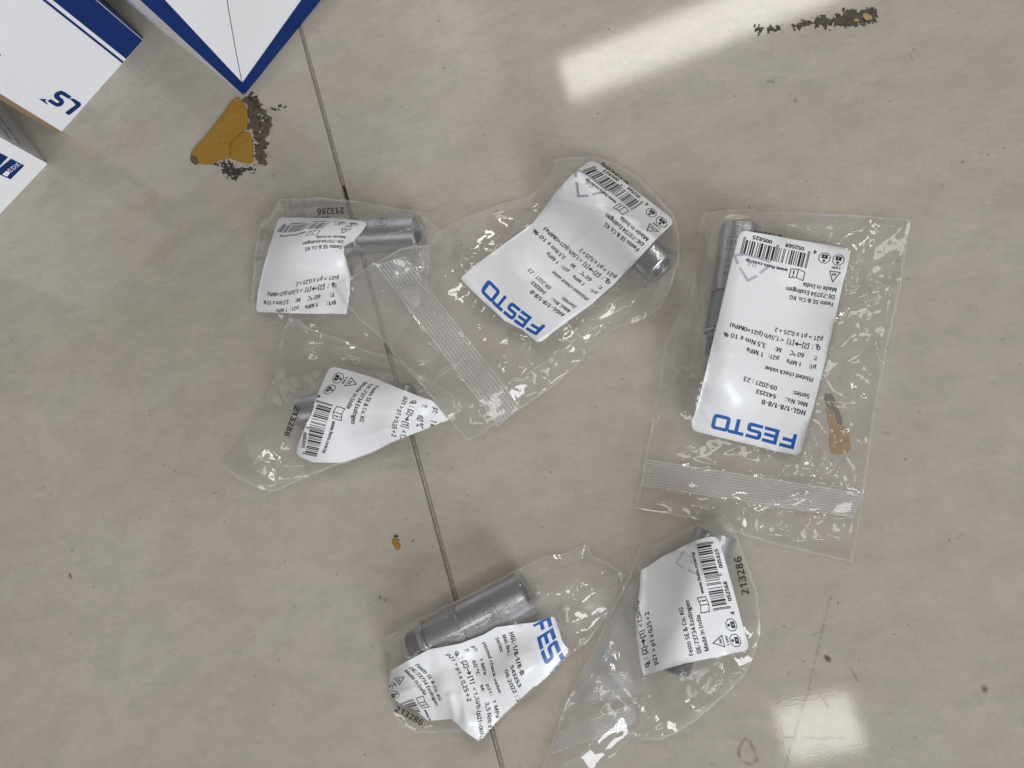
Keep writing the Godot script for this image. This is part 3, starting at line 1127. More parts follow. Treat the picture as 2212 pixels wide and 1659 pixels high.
func tile_mesh(a: Vector3, ex: Vector3, ez: Vector3) -> ArrayMesh:
	var up := Vector3.UP
	var ch := 0.0005
	var V := PackedVector3Array()
	var N := PackedVector3Array()
	var T := PackedVector2Array()
	var I := PackedInt32Array()
	var dx := ex.normalized()
	var dz := ez.normalized()
	var top := [a + (dx + dz) * ch, a + ex + (dz - dx) * ch, a + ex + ez - (dx + dz) * ch, a + ez + (dx - dz) * ch]
	var rim := [a, a + ex, a + ex + ez, a + ez]
	var face := func(q: Array, n: Vector3) -> void:
		var b := V.size()
		for v in q:
			V.append(v)
			N.append(n)
			T.append(Vector2(v.x + 0.40, v.z + 0.38) / SPAN)
		I.append_array([b, b + 1, b + 2, b, b + 2, b + 3])
	face.call(top, up)
	var side := [-dz, dx, dz, -dx]
	for k in 4:
		var m := (k + 1) % 4
		var lowk: Vector3 = rim[k] - up * ch
		var lowm: Vector3 = rim[m] - up * ch
		face.call([lowk, lowm, top[m], top[k]], (side[k] + up).normalized())
		face.call([rim[k] - up * 0.009, rim[m] - up * 0.009, lowm, lowk], side[k])
	return arr(V, N, T, I)

# ---------------------------------------------------------------- cartons
func panel_quads(pt: Callable, s0: float, s1: float, t0: float, t1: float, nx: int, ny: int, off: float, shape = null) -> ArrayMesh:
	var V := PackedVector3Array()
	var N := PackedVector3Array()
	var I := PackedInt32Array()
	for j in ny + 1:
		for i in nx + 1:
			var u := float(i) / nx
			var v := float(j) / ny
			var st := Vector2(lerpf(s0, s1, u), lerpf(t0, t1, v))
			if shape != null:
				st = shape.call(u, v)
			var p: Vector3 = pt.call(st.x, st.y)
			var n: Vector3 = (pt.call(st.x + 0.0005, st.y) - pt.call(st.x - 0.0005, st.y)).cross(pt.call(st.x, st.y + 0.0005) - pt.call(st.x, st.y - 0.0005)).normalized()
			if n.dot(cam_pos - p) < 0:
				n = -n
			V.append(p + n * off)
			N.append(n)
	for j in ny:
		for i in nx:
			var k := j * (nx + 1) + i
			I.append_array([k, k + 1, k + nx + 2, k, k + nx + 2, k + nx + 1])
	return arr(V, N, PackedVector2Array(), I)

# flat print on an upright face, outlined in px on the photograph and carried onto the face
func face_print(polys: Array, point: Vector3, n: Vector3, origin: Vector3) -> ArrayMesh:
	var V := PackedVector3Array()
	var N := PackedVector3Array()
	var I := PackedInt32Array()
	for poly in polys:
		var ix := Geometry2D.triangulate_polygon(poly)
		for k in ix:
			I.append(V.size())
			N.append(n)
			V.append(onto(poly[k].x, poly[k].y, point + n * 0.00012, n) - origin)
	return arr(V, N, PackedVector2Array(), I)

func zpts(flat: Array, x0: float, y0: float, k: float) -> PackedVector2Array:
	var o := PackedVector2Array()
	for i in range(0, flat.size(), 2):
		o.append(Vector2(x0 + flat[i] * k, y0 + flat[i + 1] * k))
	return o

func cartons() -> void:
	var up := Vector3.UP
	# carton with the LS lettering, left of the gap
	var a := U(134, 285)
	var b := U(310, 87)
	var ex := (b - a)
	var dx := ex.normalized()
	var inn := up.cross(dx).normalized()
	if inn.dot(cam_pos - a) > 0:
		inn = -inn
	var nn := -inn
	var o := thing("carton", "white carton with dark blue LS lettering and blue stripe at its right edge", "box", a, "cartons in the corner of the floor")
	part("front_panel", obox(Vector3.ZERO, ex, up * 0.09, inn * 0.0011, 0.0003), M.carton, o)
	part("cut_edge", obox(-dx * 0.0014 + inn * 0.0014, ex * 0.6, up * 0.09, inn * 0.0007, 0.0001), M.kraft, o)
	part("inner_flap", obox(-dx * 0.0030 + inn * 0.0026, ex * 0.9, up * 0.09, inn * 0.0012, 0.0002), M.kraft, o)
	part("body", obox(dx * 0.004 + inn * 0.0042, ex - dx * 0.0042, up * 0.09, inn * 0.07, 0.0005), M.carton, o)
	part("side_panel", obox(ex - dx * 0.0001 + inn * 0.0012, dx * 0.0010, up * 0.09, inn * 0.072, 0.0002), M.carton_blue, o)
	part("lid", obox(up * 0.0902, ex, inn * 0.074, up * 0.001, 0.0003), M.carton, o)
	# blue stripe and fine line running up the panel
	var l := ex.length()
	var fp := func(s: float, t: float) -> Vector3:
		return dx * s + up * t
	var s_line := (onto(265, 137.5, a, nn) - a).dot(dx)
	var s_gap := (onto(268, 133.5, a, nn) - a).dot(dx)
	var s_blue := (onto(273, 128, a, nn) - a).dot(dx)
	part("blue_stripe", panel_quads(fp, s_blue, l - 0.0003, 0.0004, 0.0895, 1, 1, 0.00012), M.print_blue, o)
	part("fine_line", panel_quads(fp, s_line, s_gap, 0.0004, 0.0895, 1, 1, 0.00012), M.print_blue, o)
	var z := 280.0 / 2212.0 / 1.8228
	var X0 := 100.0 / 1.8228
	var Y0 := 320.0 / 1.8228
	var word := [
		zpts([1385, 550, 1440, 535, 1500, 540, 1560, 570, 1700, 660, 1735, 700, 1730, 745, 1700, 790, 1400, 1030, 1360, 1055, 1300, 1030, 1240, 975, 1290, 930, 1560, 740, 1540, 700], X0, Y0, z),
		zpts([780, 550, 690, 620, 870, 740, 950, 785, 1040, 795, 1130, 760, 1190, 700, 1205, 630, 1180, 570, 1120, 520, 1070, 480, 1060, 450, 1085, 425, 1130, 425, 1370, 560, 1400, 515, 1440, 480, 1240, 345, 1150, 300, 1080, 295, 990, 325, 920, 375, 885, 430, 895, 500, 940, 555, 1020, 610, 1050, 640, 1030, 665, 990, 675, 950, 655], X0, Y0, z),
		zpts([420, 545, 530, 550, 660, 555, 620, 615, 670, 670, 725, 745, 600, 670], X0, Y0, z)]
	part("lettering", face_print(word, a, nn, a), M.print_blue, o)
	part("tick_mark", face_print([pts([0, 116, 2.5, 119, 0, 121.5])], a, nn, a), M.ink, o)

	# carton at the left edge with two blue print blocks
	var c := U(104, 354)
	var e := U(0, 464)
	var ey := (e - c).normalized()
	var in2 := up.cross(ey).normalized()
	if in2.dot(cam_pos - c) > 0:
		in2 = -in2
	o = thing("carton", "white carton at left picture edge with two dark blue print blocks", "box", c, "cartons in the corner of the floor")
	part("front_panel", obox(Vector3.ZERO, ey * 0.07, up * 0.09, in2 * 0.0011, 0.0005), M.carton, o)
	part("cut_edge", obox(ey * 0.0012 + in2 * 0.0017, ey * 0.05, up * 0.09, in2 * 0.0008, 0.0001), M.kraft, o)
	part("side_panel", obox(in2 * 0.0036 + ey * 0.0002, ey * 0.001, up * 0.09, in2 * 0.069, 0.0002), M.carton, o)
	part("body", obox(ey * 0.002 + in2 * 0.0037, ey * 0.067, up * 0.09, in2 * 0.068, 0.0003), M.carton, o)
	part("lid", obox(up * 0.0902, ey * 0.07, in2 * 0.072, up * 0.001, 0.0003), M.carton, o)
	z = 240.0 / 1991.0 / 1.8228
	Y0 = 560.0 / 1.8228
	part("print_block", face_print([zpts([360, 535, 800, 760, 345, 1215, -190, 985], 0, Y0, z)], c, -in2, c), M.print_blue, o)
	part("print_block", face_print([zpts([-20, 340, 265, 485, -10, 780, -300, 640], 0, Y0, z)], c, -in2, c), M.print_blue, o)
	part("white_square", face_print([zpts([205, 930, 335, 990, 235, 1125, 70, 1055], 0, Y0, z)], c - in2 * 0.0001, -in2, c), M.carton, o)
	var tri := []
	var tl := laid_text("EDX", true, 0.0, 0.0, 1.0, 0.42)
	for k in range(0, tl.size(), 3):
		var t := PackedVector2Array()
		for q in 3:
			var p := tl[k + q]
			var w := Vector2(365, 985).lerp(Vector2(690, 740), p.x) + Vector2(-p.y * -330, p.y * 200)
			t.append(Vector2(0, Y0) + w * z)
		tri.append(t)
	part("lettering", face_print(tri, c - in2 * 0.0001, -in2, c), M.print_grey, o)
	# small print on the shaded side
	var st := SurfaceTool.new()
	st.begin(Mesh.PRIMITIVE_TRIANGLES)
	for row in 2:
		for p in laid_text(["Handle with care", "keep dry, this side up"][row], false, 0.006, 0.0, 0.046, 0.0026):
			st.set_normal(-ey)
			st.add_vertex(in2 * p.x + up * (0.012 + row * 0.006 - p.y) - ey * 0.00005 + ey * 0.0002)
	part("small_print", st.commit(), M.ink, o)

	# tall carton at the top, seen on its corner
	var P := U(527, 207)
	var R := U(694, 0)
	var fx := (R - P).normalized()
	var in3 := up.cross(fx).normalized()
	if in3.dot(cam_pos - P) > 0:
		in3 = -in3
	o = thing("carton", "tall white carton with blue borders, its corner beside the yellow tape scrap", "box", P, "cartons in the corner of the floor")
	var K0 := onto(523, 178, P, -in3) - P
	var K1 := onto(485, 0, P, -in3) - P
	var ks := Vector2(K0.dot(fx), K0.y)
	var kt := Vector2(K1.dot(fx), K1.y)
	var crease := func(t: float) -> float:
		return ks.x + (kt.x - ks.x) * (t - ks.y) / (kt.y - ks.y)
	var W := 0.13
	var Ht := 0.16
	var face := func(s: float, t: float) -> Vector3:
		# the panel is bent outwards along the slanting crease
		var sc := clampf(crease.call(t), 0.002, W - 0.01)
		var w := s / sc if s < sc else (W - s) / (W - sc)
		return fx * s + up * t - in3 * (0.05 * clampf(sc, 0.0, 0.05) * w * clampf(t / 0.05, 0.0, 1.5) * 2.2)
	# two flaps that meet in a narrow open slit along the crease
	part("flap", panel_quads(face, 0, W, 0.0, Ht, 30, 60, 0.0, func(u: float, v: float) -> Vector2: return Vector2(u * (crease.call(v * Ht) - 0.00022), lerpf(0.0002, Ht, v))), M.carton, o)
	part("flap", panel_quads(face, 0, W, 0.0, Ht, 60, 60, 0.0, func(u: float, v: float) -> Vector2: return Vector2(lerpf(crease.call(v * Ht) + 0.00022, W, u), lerpf(0.0002, Ht, v))), M.carton, o)
	part("blue_border", panel_quads(face, 0.0, ks.x, ks.y * 0.7, Ht, 6, 40, 0.00012, func(u: float, v: float) -> Vector2: return Vector2(ks.x * u * (1.0 + 0.7 * minf(1.0, v * 2.6)), lerpf(lerpf(0.0, ks.y, u), Ht, v))), M.print_blue, o)
	part("blue_border", panel_quads(face, ks.x, W, 0.0, ks.y, 60, 4, 0.00012, func(u: float, v: float) -> Vector2: return Vector2(lerpf(lerpf(0.0006, ks.x, v), W, u), lerpf(0.0003, ks.y * (1.0 + 0.8 * minf(1.0, u * 2.0)), v))), M.print_blue, o)
	part("side_panel", obox(in3 * 0.0004, in3 * 0.13, up * Ht, fx * 0.001, 0.0002), M.carton, o)
	part("back_panel", obox(in3 * 0.13 + fx * 0.001, fx * (W - 0.001), up * Ht, in3 * 0.001, 0.0002), M.carton, o)
	part("side_panel", obox(in3 * 0.0004 + fx * (W - 0.001), in3 * 0.13, up * Ht, fx * 0.001, 0.0002), M.carton, o)
	part("lid", obox(up * Ht, fx * W, in3 * 0.131, up * 0.001, 0.0002), M.carton, o)

# ---------------------------------------------------------------- lamps outside the frame, mirrored in the floor
func ceiling_lamp(label: String, c: Vector3, dir: Vector3, length: float, width: float, radiance: float) -> void:
	var d := dir.normalized()
	var w := Vector3.UP.cross(d).normalized()
	var o := thing("ceiling_light", label, "ceiling light", c, "ceiling lights over the floor")
	part("housing", obox(-d * (length * 0.5 + 0.01) - w * (width * 0.5 + 0.01) + Vector3.UP * 0.012, d * (length + 0.02), w * (width + 0.02), Vector3.UP * 0.05, 0.002), M.housing, o)
	var glow := StandardMaterial3D.new()
	glow.albedo_color = Color(0.9, 0.9, 0.9)
	glow.emission_enabled = true
	glow.emission = Color(1.0, 0.985, 0.96)
	glow.emission_energy_multiplier = 2.0
	part("diffuser", obox(-d * length * 0.5 - w * width * 0.5, d * length, w * width, Vector3.UP * 0.01, 0.001), glow, o)
	var l := AreaLight3D.new()
	l.name = "lamp"
	l.light_color = Color(1.0, 0.985, 0.96)
	l.area_size = Vector2(length, width)
	l.area_normalize_energy = true
	l.light_energy = radiance * length * width / PI
	l.shadow_enabled = true
	l.area_range = 8.0
	o.add_child(l)
	l.basis = Basis(d, Vector3.UP.cross(d) * -1.0, Vector3.UP) if d.cross(-w).y > 0 else Basis(d, w, Vector3.UP)
	l.position = Vector3(0, -0.006, 0)

# a tall daylit window beyond the lower right of the picture
func window_light(c: Vector3, toward: Vector3, w: float, h: float, radiance: float) -> void:
	var n := Vector3(toward.x - c.x, 0, toward.z - c.z).normalized()
	var x := Vector3.UP.cross(n).normalized()
	var o := thing("window", "daylit window beyond the lower right that brightens the carton fronts", "window", Vector3(c.x, 0, c.z))
	var m := Vector3(0, c.y, 0)
	var glow := StandardMaterial3D.new()
	glow.albedo_color = Color(0.9, 0.9, 0.9)
	glow.emission_enabled = true
	glow.emission = Color(0.96, 0.98, 1.0)
	glow.emission_energy_multiplier = 1.0
	part("pane", obox(m - x * w * 0.5 - Vector3.UP * h * 0.5 - n * 0.01, x * w, Vector3.UP * h, n * 0.01, 0.001), glow, o)
	for s in [-1.0, 1.0]:
		part("frame", obox(m + x * (s * (w * 0.5 + 0.03) - 0.025) - Vector3.UP * (h * 0.5 + 0.06) - n * 0.03, x * 0.05, Vector3.UP * (h + 0.12), n * 0.06, 0.004), M.housing, o)
		part("frame", obox(m - x * (w * 0.5 + 0.004) + Vector3.UP * (s * (h * 0.5 + 0.03) - 0.025) - n * 0.03, x * (w + 0.008), Vector3.UP * 0.05, n * 0.06, 0.004), M.housing, o)
	var l := AreaLight3D.new()
	l.name = "daylight"
	l.light_color = Color(0.96, 0.98, 1.0)
	l.area_size = Vector2(w, h)
	l.area_normalize_energy = true
	l.light_energy = radiance * w * h / PI
	l.shadow_enabled = true
	l.area_range = 8.0
	o.add_child(l)
	l.basis = Basis(x, Vector3.UP, n) * Basis(Vector3.UP, PI)
	l.position = m + n * 0.004

func _ready() -> void:
	# camera
	var r0 := Basis(Vector3(1, 0, 0), Vector3(0, 0, -1), Vector3(0, 1, 0))
	var nd := (r0 * Vector3(NADIR.x - MID.x, MID.y - NADIR.y, -FOC)).normalized()
	cam_basis = Basis(Quaternion(nd, Vector3.DOWN)) * r0
	cam_pos = Vector3(0, EYE, 0)
	var f0 := U(MID.x, MID.y)
	cam_pos = Vector3(-f0.x, EYE, -f0.z)
	var cam := Camera3D.new()
	cam.name = "camera"
	cam.transform = Transform3D(cam_basis, cam_pos)
	cam.fov = rad_to_deg(2.0 * atan(829.5 / FOC))
	cam.near = 0.01
	cam.far = 20.0
	add_child(cam)
	cam.current = true
	# the evenly lit room around, then its two lamps
	var env := Environment.new()
	env.background_mode = Environment.BG_COLOR
	env.background_color = Color(0.10, 0.103, 0.108).linear_to_srgb()
	env.tonemap_mode = Environment.TONE_MAPPER_LINEAR
	env.tonemap_exposure = 0.74
	env.sdfgi_enabled = true
	env.ssao_enabled = true
	env.ssil_enabled = true
	var we := WorldEnvironment.new()
	we.name = "environment"
	we.environment = env
	add_child(we)
	M.housing = mat(Color(0.7, 0.7, 0.7), 0.5)
	ceiling_lamp("long white ceiling light mirrored as the slanting bright strip at the top", Vector3(0.075, 2.5, -1.92), Vector3(0.962, 0, -0.274), 1.2, 0.2, 17.5)
	ceiling_lamp("short white ceiling light mirrored as the bright patch at the lower right", Vector3(0.352, 2.5, 0.635), Vector3(0.95, 0, -0.28), 0.235, 0.165, 14.5)
	ceiling_lamp("white ceiling light beyond the right edge, nearer the picture's top", Vector3(1.95, 2.5, -0.95), Vector3(0.975, 0, -0.222), 1.22, 0.6, 4.0)
	ceiling_lamp("white ceiling light beyond the right edge, level with the window", Vector3(2.15, 2.5, 0.6), Vector3(0.975, 0, -0.222), 1.22, 0.6, 4.0)
	ceiling_lamp("white ceiling light below the picture's lower edge, nearer the middle", Vector3(-0.1, 2.5, 1.75), Vector3(0.975, 0, -0.222), 1.22, 0.6, 4.0)
	ceiling_lamp("white ceiling light below the picture's lower edge, far to the left", Vector3(-1.8, 2.5, 2.0), Vector3(0.975, 0, -0.222), 1.22, 0.6, 5.0)
	ceiling_lamp("white ceiling light in the row behind the mirrored strip", Vector3(-0.2, 2.5, -3.15), Vector3(0.975, 0, -0.222), 1.22, 0.6, 22.0)
	window_light(Vector3(1.9, 1.25, 2.3), Vector3.ZERO, 1.5, 1.3, 15.0)

	# materials
	M.alu = mat(Color(0.42, 0.425, 0.44), 0.32, 0.95)
	M.alu.normal_enabled = true
	M.alu.normal_texture = normal_tex(noise(51, 0.12, FastNoiseLite.TYPE_SIMPLEX, 2), 256, 3.0)
	M.alu.normal_scale = 0.3
	triplanar(M.alu, 60.0)
	M.alu_dull = mat(Color(0.27, 0.275, 0.285), 0.45, 0.8)
	M.blue_grey = mat(Color(0.20, 0.235, 0.27), 0.5)
	M.etch = mat(Color(0.10, 0.10, 0.11), 0.6)
	M.film = StandardMaterial3D.new()
	M.film.transparency = BaseMaterial3D.TRANSPARENCY_ALPHA
	M.film.albedo_color = Color(0.95, 0.945, 0.93, 0.095)
	M.film.roughness = 0.05
	M.film.metallic_specular = 0.5
	M.film.cull_mode = BaseMaterial3D.CULL_DISABLED
	M.film.normal_enabled = true
	M.film.normal_texture = normal_tex(noise(61, 0.02, FastNoiseLite.TYPE_SIMPLEX, 3, FastNoiseLite.FRACTAL_RIDGED), 512, 5.0)
	M.film.normal_scale = 0.05
	M.film_edge = M.film.duplicate()
	M.film_edge.albedo_color = Color(0.9, 0.9, 0.92, 0.26)
	M.film_edge.normal_enabled = false
	M.seal = M.film.duplicate()
	M.seal.albedo_color = Color(0.88, 0.88, 0.9, 0.12)
	M.seal.normal_enabled = false
	M.pips = M.film.duplicate()
	M.pips.albedo_color = Color(0.92, 0.92, 0.93, 0.30)
	M.pips.roughness = 0.12
	M.pips.normal_enabled = false
	M.ink = mat(Color(0.03, 0.025, 0.02), 0.6)
	M.carton = mat(Color(0.86, 0.86, 0.88), 0.55)
	M.carton.albedo_texture = grain_tex(noise(71, 0.05, FastNoiseLite.TYPE_SIMPLEX, 4), 512, Color(0.93, 0.93, 0.93), Color(1, 1, 1))
	triplanar(M.carton, 20.0)
	M.carton.normal_enabled = true
	M.carton.normal_texture = normal_tex(noise(73, 0.012, FastNoiseLite.TYPE_SIMPLEX, 3), 512, 6.0)
	M.carton.normal_scale = 0.25
	M.carton_blue = mat(Color(0.012, 0.035, 0.12), 0.5)
	M.print_blue = mat(Color(0.004, 0.026, 0.14), 0.5)
	M.print_blue.metallic_specular = 0.35
	M.print_grey = mat(Color(0.55, 0.57, 0.62), 0.5)
	M.kraft = mat(Color(0.28, 0.20, 0.12), 0.85)
	M.grout = mat(Color(0.45, 0.425, 0.37), 0.9)
	M.grout.albedo_texture = grain_tex(noise(81, 0.06, FastNoiseLite.TYPE_SIMPLEX, 4), 256, Color(0.45, 0.43, 0.4), Color(1, 1, 1))
	triplanar(M.grout, 40.0)
	M.screed = mat(Color(0.06, 0.055, 0.05), 0.95)
	M.tile = StandardMaterial3D.new()
	M.tile.albedo_texture = floor_texture(1280)
	M.tile.roughness = 0.062
	M.tile.metallic_specular = 0.42
	M.tile.normal_enabled = true
	M.tile.normal_texture = normal_tex(noise(91, 0.36, FastNoiseLite.TYPE_SIMPLEX, 2), 2048, 2.0)
	M.tile.normal_scale = 0.0065

	# floor
	var j0 := U(648, 60)
	var j1 := U(1084, 1659)
	var jd := (j1 - j0).normalized()
	var jx := Vector3(-jd.z, 0, jd.x)
	if jx.x < 0:
		jx = -jx
	var fl := Node3D.new()
	fl.name = "floor"
	fl.set_meta("kind", "structure")
	add_child(fl)
	part("screed", obox(Vector3(-1.6, -0.05, -1.6), Vector3(3.2, 0, 0), Vector3(0, 0.0435, 0), Vector3(0, 0, 3.2), 0.001), M.screed, fl)
	var start := j0 - jd * 0.10
	var half := 0.0007
	for row in [0, -1, 1]:
		for col in [0, 1, -1, 2]:
			var a: Vector3 = start + jd * (row * 0.6016) + jx * (half + (col - 1) * 0.6016)
			part("tile", tile_mesh(a, jx * 0.6, jd * 0.6), M.tile, fl)
	var gap0 := (U(741, 398) - start).dot(jd)
	var gap1 := (U(752, 438) - start).dot(jd)
	for g in [[-0.5, gap0], [gap1, 1.1]]:
		part("grout", obox(start + jd * g[0] - jx * (half - 0.0001) - Vector3.UP * 0.0060, jx * (half - 0.0001) * 2.0, Vector3.UP * 0.0056, jd * (g[1] - g[0]), 0.0002), M.grout, fl)
	# joints that lie outside the picture
	for k in [-1, 0, 1, 2]:
		part("grout", obox(start + jd * (k * 0.6016 - 0.0015) - jx * 1.2 - Vector3.UP * 0.0060, jx * 1.19, Vector3.UP * 0.0056, jd * 0.0014, 0.0002), M.grout, fl)
		part("grout", obox(start + jd * (k * 0.6016 - 0.0015) + jx * 0.001 - Vector3.UP * 0.0060, jx * 1.19, Vector3.UP * 0.0056, jd * 0.0014, 0.0002), M.grout, fl)
	for k in [-1, 1]:
		for row in [-1, 0, 1]:
			part("grout", obox(start + jd * (row * 0.6016) + jx * (k * 0.6016 - 0.0007) - Vector3.UP * 0.0060, jx * 0.0014, Vector3.UP * 0.0056, jd * 0.6, 0.0002), M.grout, fl)

	cartons()

	# scraps and dirt on the floor
	var zz := 500.0 / 2074.0 / 1.8228
	var ZX := 700.0 / 1.8228
	var ZY := 340.0 / 1.8228
	M.yellow = mat(Color(0.40, 0.22, 0.022), 0.55)
	M.yellow.albedo_texture = grain_tex(noise(101, 0.05, FastNoiseLite.TYPE_SIMPLEX, 4), 256, Color(0.80, 0.78, 0.7), Color(1, 1, 1))
	triplanar(M.yellow, 40.0)
	M.yellow.normal_enabled = true
	M.yellow.normal_texture = normal_tex(noise(109, 0.03, FastNoiseLite.TYPE_SIMPLEX, 4), 256, 6.0)
	M.yellow.normal_scale = 0.5
	M.glue = mat(Color(0.19, 0.15, 0.095), 0.35)
	M.scrape = mat(Color(0.10, 0.08, 0.05), 0.45)
	M.scrape.albedo_texture = grain_tex(noise(105, 0.05, FastNoiseLite.TYPE_SIMPLEX, 3), 256, Color(0.35, 0.35, 0.35), Color(1, 1, 1))
	triplanar(M.scrape, 60.0)
	M.glue.albedo_texture = grain_tex(noise(103, 0.07, FastNoiseLite.TYPE_SIMPLEX, 4), 256, Color(0.35, 0.34, 0.32), Color(1, 1, 1))
	triplanar(M.glue, 60.0)
	M.crud = mat(Color(0.075, 0.064, 0.048), 0.6)
	M.crud.albedo_texture = grain_tex(noise(107, 0.09, FastNoiseLite.TYPE_SIMPLEX, 3), 256, Color(0.4, 0.4, 0.4), Color(1, 1, 1))
	triplanar(M.crud, 80.0)
	var at := U(490, 280)
	var o := thing("tape_scrap", "torn triangle of yellow floor tape stuck at the tall carton's corner", "tape", at)
	part("tape_piece", plate(zpts([980, 175, 1030, 200, 1060, 260, 1120, 340, 1150, 480, 1155, 600, 1125, 690, 1010, 775, 870, 900, 840, 980, 870, 1060, 850, 1180, 740, 1180, 620, 1250, 480, 1275, 340, 1265, 300, 1150, 200, 1110, 250, 1030, 540, 700, 880, 240], ZX, ZY, zz), 0.0001, 0.0010, 1.2, 5, at), M.yellow, o)
	part("tape_piece", plate(zpts([1060, 740, 1180, 750, 1215, 850, 1235, 1000, 1240, 1230, 1190, 1265, 1090, 1250, 960, 1225, 868, 1180, 840, 1120, 840, 960, 900, 840], ZX, ZY, zz), 0.0001, 0.0005, 1.0, 6, at), M.yellow, o)
	part("curled_corner", plate(zpts([200, 1120, 300, 1150, 345, 1265, 270, 1290, 200, 1210], ZX, ZY, zz), 0.0001, 0.0004, 0.8, 7, at), M.glue, o)
	at = U(575, 260)
	o = thing("glue_residue", "brown crust of old glue along the right edge of the yellow tape", "glue residue", at)
	part("crust", blotch(zpts([1060, 170, 1250, 130, 1320, 200, 1380, 330, 1440, 400, 1450, 530, 1560, 540, 1520, 720, 1440, 800, 1500, 950, 1480, 1000, 1430, 1010, 1460, 1150, 1430, 1280, 1340, 1300, 1250, 1200, 1240, 900, 1190, 740, 1165, 640, 1150, 430, 1100, 300], ZX, ZY, zz), 15, 0.05, -0.06, 0.00025, at), M.glue, o)
	part("dark_crust", blotch(zpts([1100, 200, 1300, 150, 1370, 330, 1440, 420, 1540, 560, 1520, 720, 1440, 800, 1490, 950, 1440, 1150, 1430, 1280, 1340, 1300, 1250, 1150, 1200, 760, 1160, 500], ZX, ZY, zz), 44, 0.10, 0.26, 0.0003, at), M.crud, o)
	part("dark_crust", blotch(zpts([1100, 180, 1300, 150, 1370, 330, 1300, 380, 1220, 320], ZX, ZY, zz), 16, 0.06, 0.05, 0.0006, at), M.crud, o)
	at = U(505, 365)
	o = thing("grime", "black grime under the lower edge of the yellow tape", "grime", at)
	part("crust", blotch(zpts([590, 1280, 740, 1210, 900, 1250, 960, 1330, 1110, 1310, 1260, 1300, 1240, 1400, 1120, 1380, 1050, 1460, 950, 1530, 860, 1520, 770, 1450, 720, 1380, 730, 1320], ZX, ZY, zz), 17, 0.12, -0.02, 0.0004, at), M.crud, o)
	at = U(605, 235)
	o = thing("grime", "small dark flecks right of the glue crust towards the tile joint", "grime", at)
	part("crust", blotch(zpts([1470, 380, 1500, 340, 1640, 310, 1720, 280, 1810, 290, 1790, 370, 1700, 380, 1580, 400], ZX, ZY, zz), 18, 0.08, 0.22, 0.0003, at), M.crud, o)
	zz = 700.0 / 2212.0 / 1.8228
	ZX = 2900.0 / 1.8228
	at = U(1760, 50)
	o = thing("paint_scrape", "broken dark brown scrape crossing the bright strip at the top", "scrape", at)
	var sn := 20
	for q in [[235, 335, 275, 335, 290, 370, 325, 350, 310, 380, 265, 405, 245, 370], [395, 375, 410, 345, 450, 360, 540, 330, 530, 370, 400, 385], [705, 330, 760, 295, 890, 270, 900, 315, 800, 335, 715, 345], [945, 300, 1000, 290, 985, 225, 1080, 210, 1150, 250, 1210, 240, 1180, 300, 1120, 310, 1150, 350, 1090, 320, 960, 320],
		[1235, 280, 1260, 200, 1330, 210, 1360, 200, 1355, 290, 1270, 310], [1355, 150, 1430, 150, 1520, 180, 1530, 220, 1550, 150, 1600, 140, 1650, 125, 1700, 150, 1725, 190, 1700, 245, 1560, 275, 1410, 300, 1380, 240]]:
		part("flake", blotch(zpts(q, ZX, 0, zz), sn, 0.08, -0.5 if sn >= 24 else -0.28, 0.0004, at), M.scrape, o)
		sn += 1
	M.tan_paint = mat(Color(0.42, 0.30, 0.12), 0.4)
	part("ochre_chip", plate(zpts([1560, 170, 1620, 160, 1690, 200, 1690, 240, 1610, 258, 1570, 215], ZX, 0, zz), 0.0003, 0.0008, 1.0, 26, at), M.tan_paint, o)
	part("ochre_chip", plate(zpts([1455, 235, 1520, 220, 1525, 270, 1465, 270], ZX, 0, zz), 0.0003, 0.0007, 0.8, 27, at), M.tan_paint, o)
	at = U(857, 1172)
	zz = 1300.0 / 2212.0 / 1.8228
	ZX = 1400.0 / 1.8228
	ZY = 2050.0 / 1.8228
	o = thing("paint_chip", "tiny yellow paint chip with a dark tip left of the tile joint", "paint chip", at)
	part("chip", plate(zpts([248, 115, 285, 125, 295, 135, 280, 150, 305, 160, 290, 195, 268, 192, 245, 150], ZX, ZY, zz), 0.0001, 0.0006, 0.6, 28, at), M.yellow, o)
	part("dark_tip", plate(zpts([255, 98, 290, 98, 288, 112, 255, 110], ZX, ZY, zz), 0.0001, 0.0004, 0.6, 29, at), M.crud, o)
	ZX = 1316.7
	ZY = 795.5
	zz = 0.3224
	at = U(1810, 920)
	M.ochre_old = mat(Color(0.40, 0.205, 0.03), 0.6)
	M.ochre_old.albedo_texture = M.yellow.albedo_texture
	triplanar(M.ochre_old, 40.0)
	M.purple_brown = mat(Color(0.11, 0.068, 0.048), 0.6)
	o = thing("paint_patch", "worn ochre and brown paint patch under the right-hand bag", "paint patch", at)
	part("ochre_layer", plate(zpts([1450, 262, 1500, 300, 1520, 375, 1565, 382, 1605, 440, 1622, 540, 1595, 570, 1520, 575, 1480, 565, 1470, 500, 1478, 420, 1458, 330], ZX, ZY, zz), 0.00005, 0.00022, 1.2, 30, at), M.ochre_old, o)
	part("brown_layer", plate(zpts([1435, 200, 1450, 165, 1490, 168, 1520, 230, 1560, 340, 1560, 378, 1524, 372, 1505, 298, 1455, 258], ZX, ZY, zz), 0.00005, 0.0002, 1.0, 31, at), M.purple_brown, o)

	# valves, then their bags
	var v: Node3D
	v = make_valve("check valve in the bag with its lettered label half covered, threaded end under label", 906, 503, 642, 517, 0.0)
	valve_marks(v, 7.0, 4.0, 1.0)
	v = make_valve("check valve whose bored end pokes out right of the long slanting label", 1432, 580, 1240, 393, 0.0, 0.001)
	v = make_valve("check valve mostly hidden by the label that tapers to a point", 653, 893, 905, 858, 0.0)
	v = make_valve("upright check valve left of the fully readable label", 1602, 492, 1556, 800, 0.0)
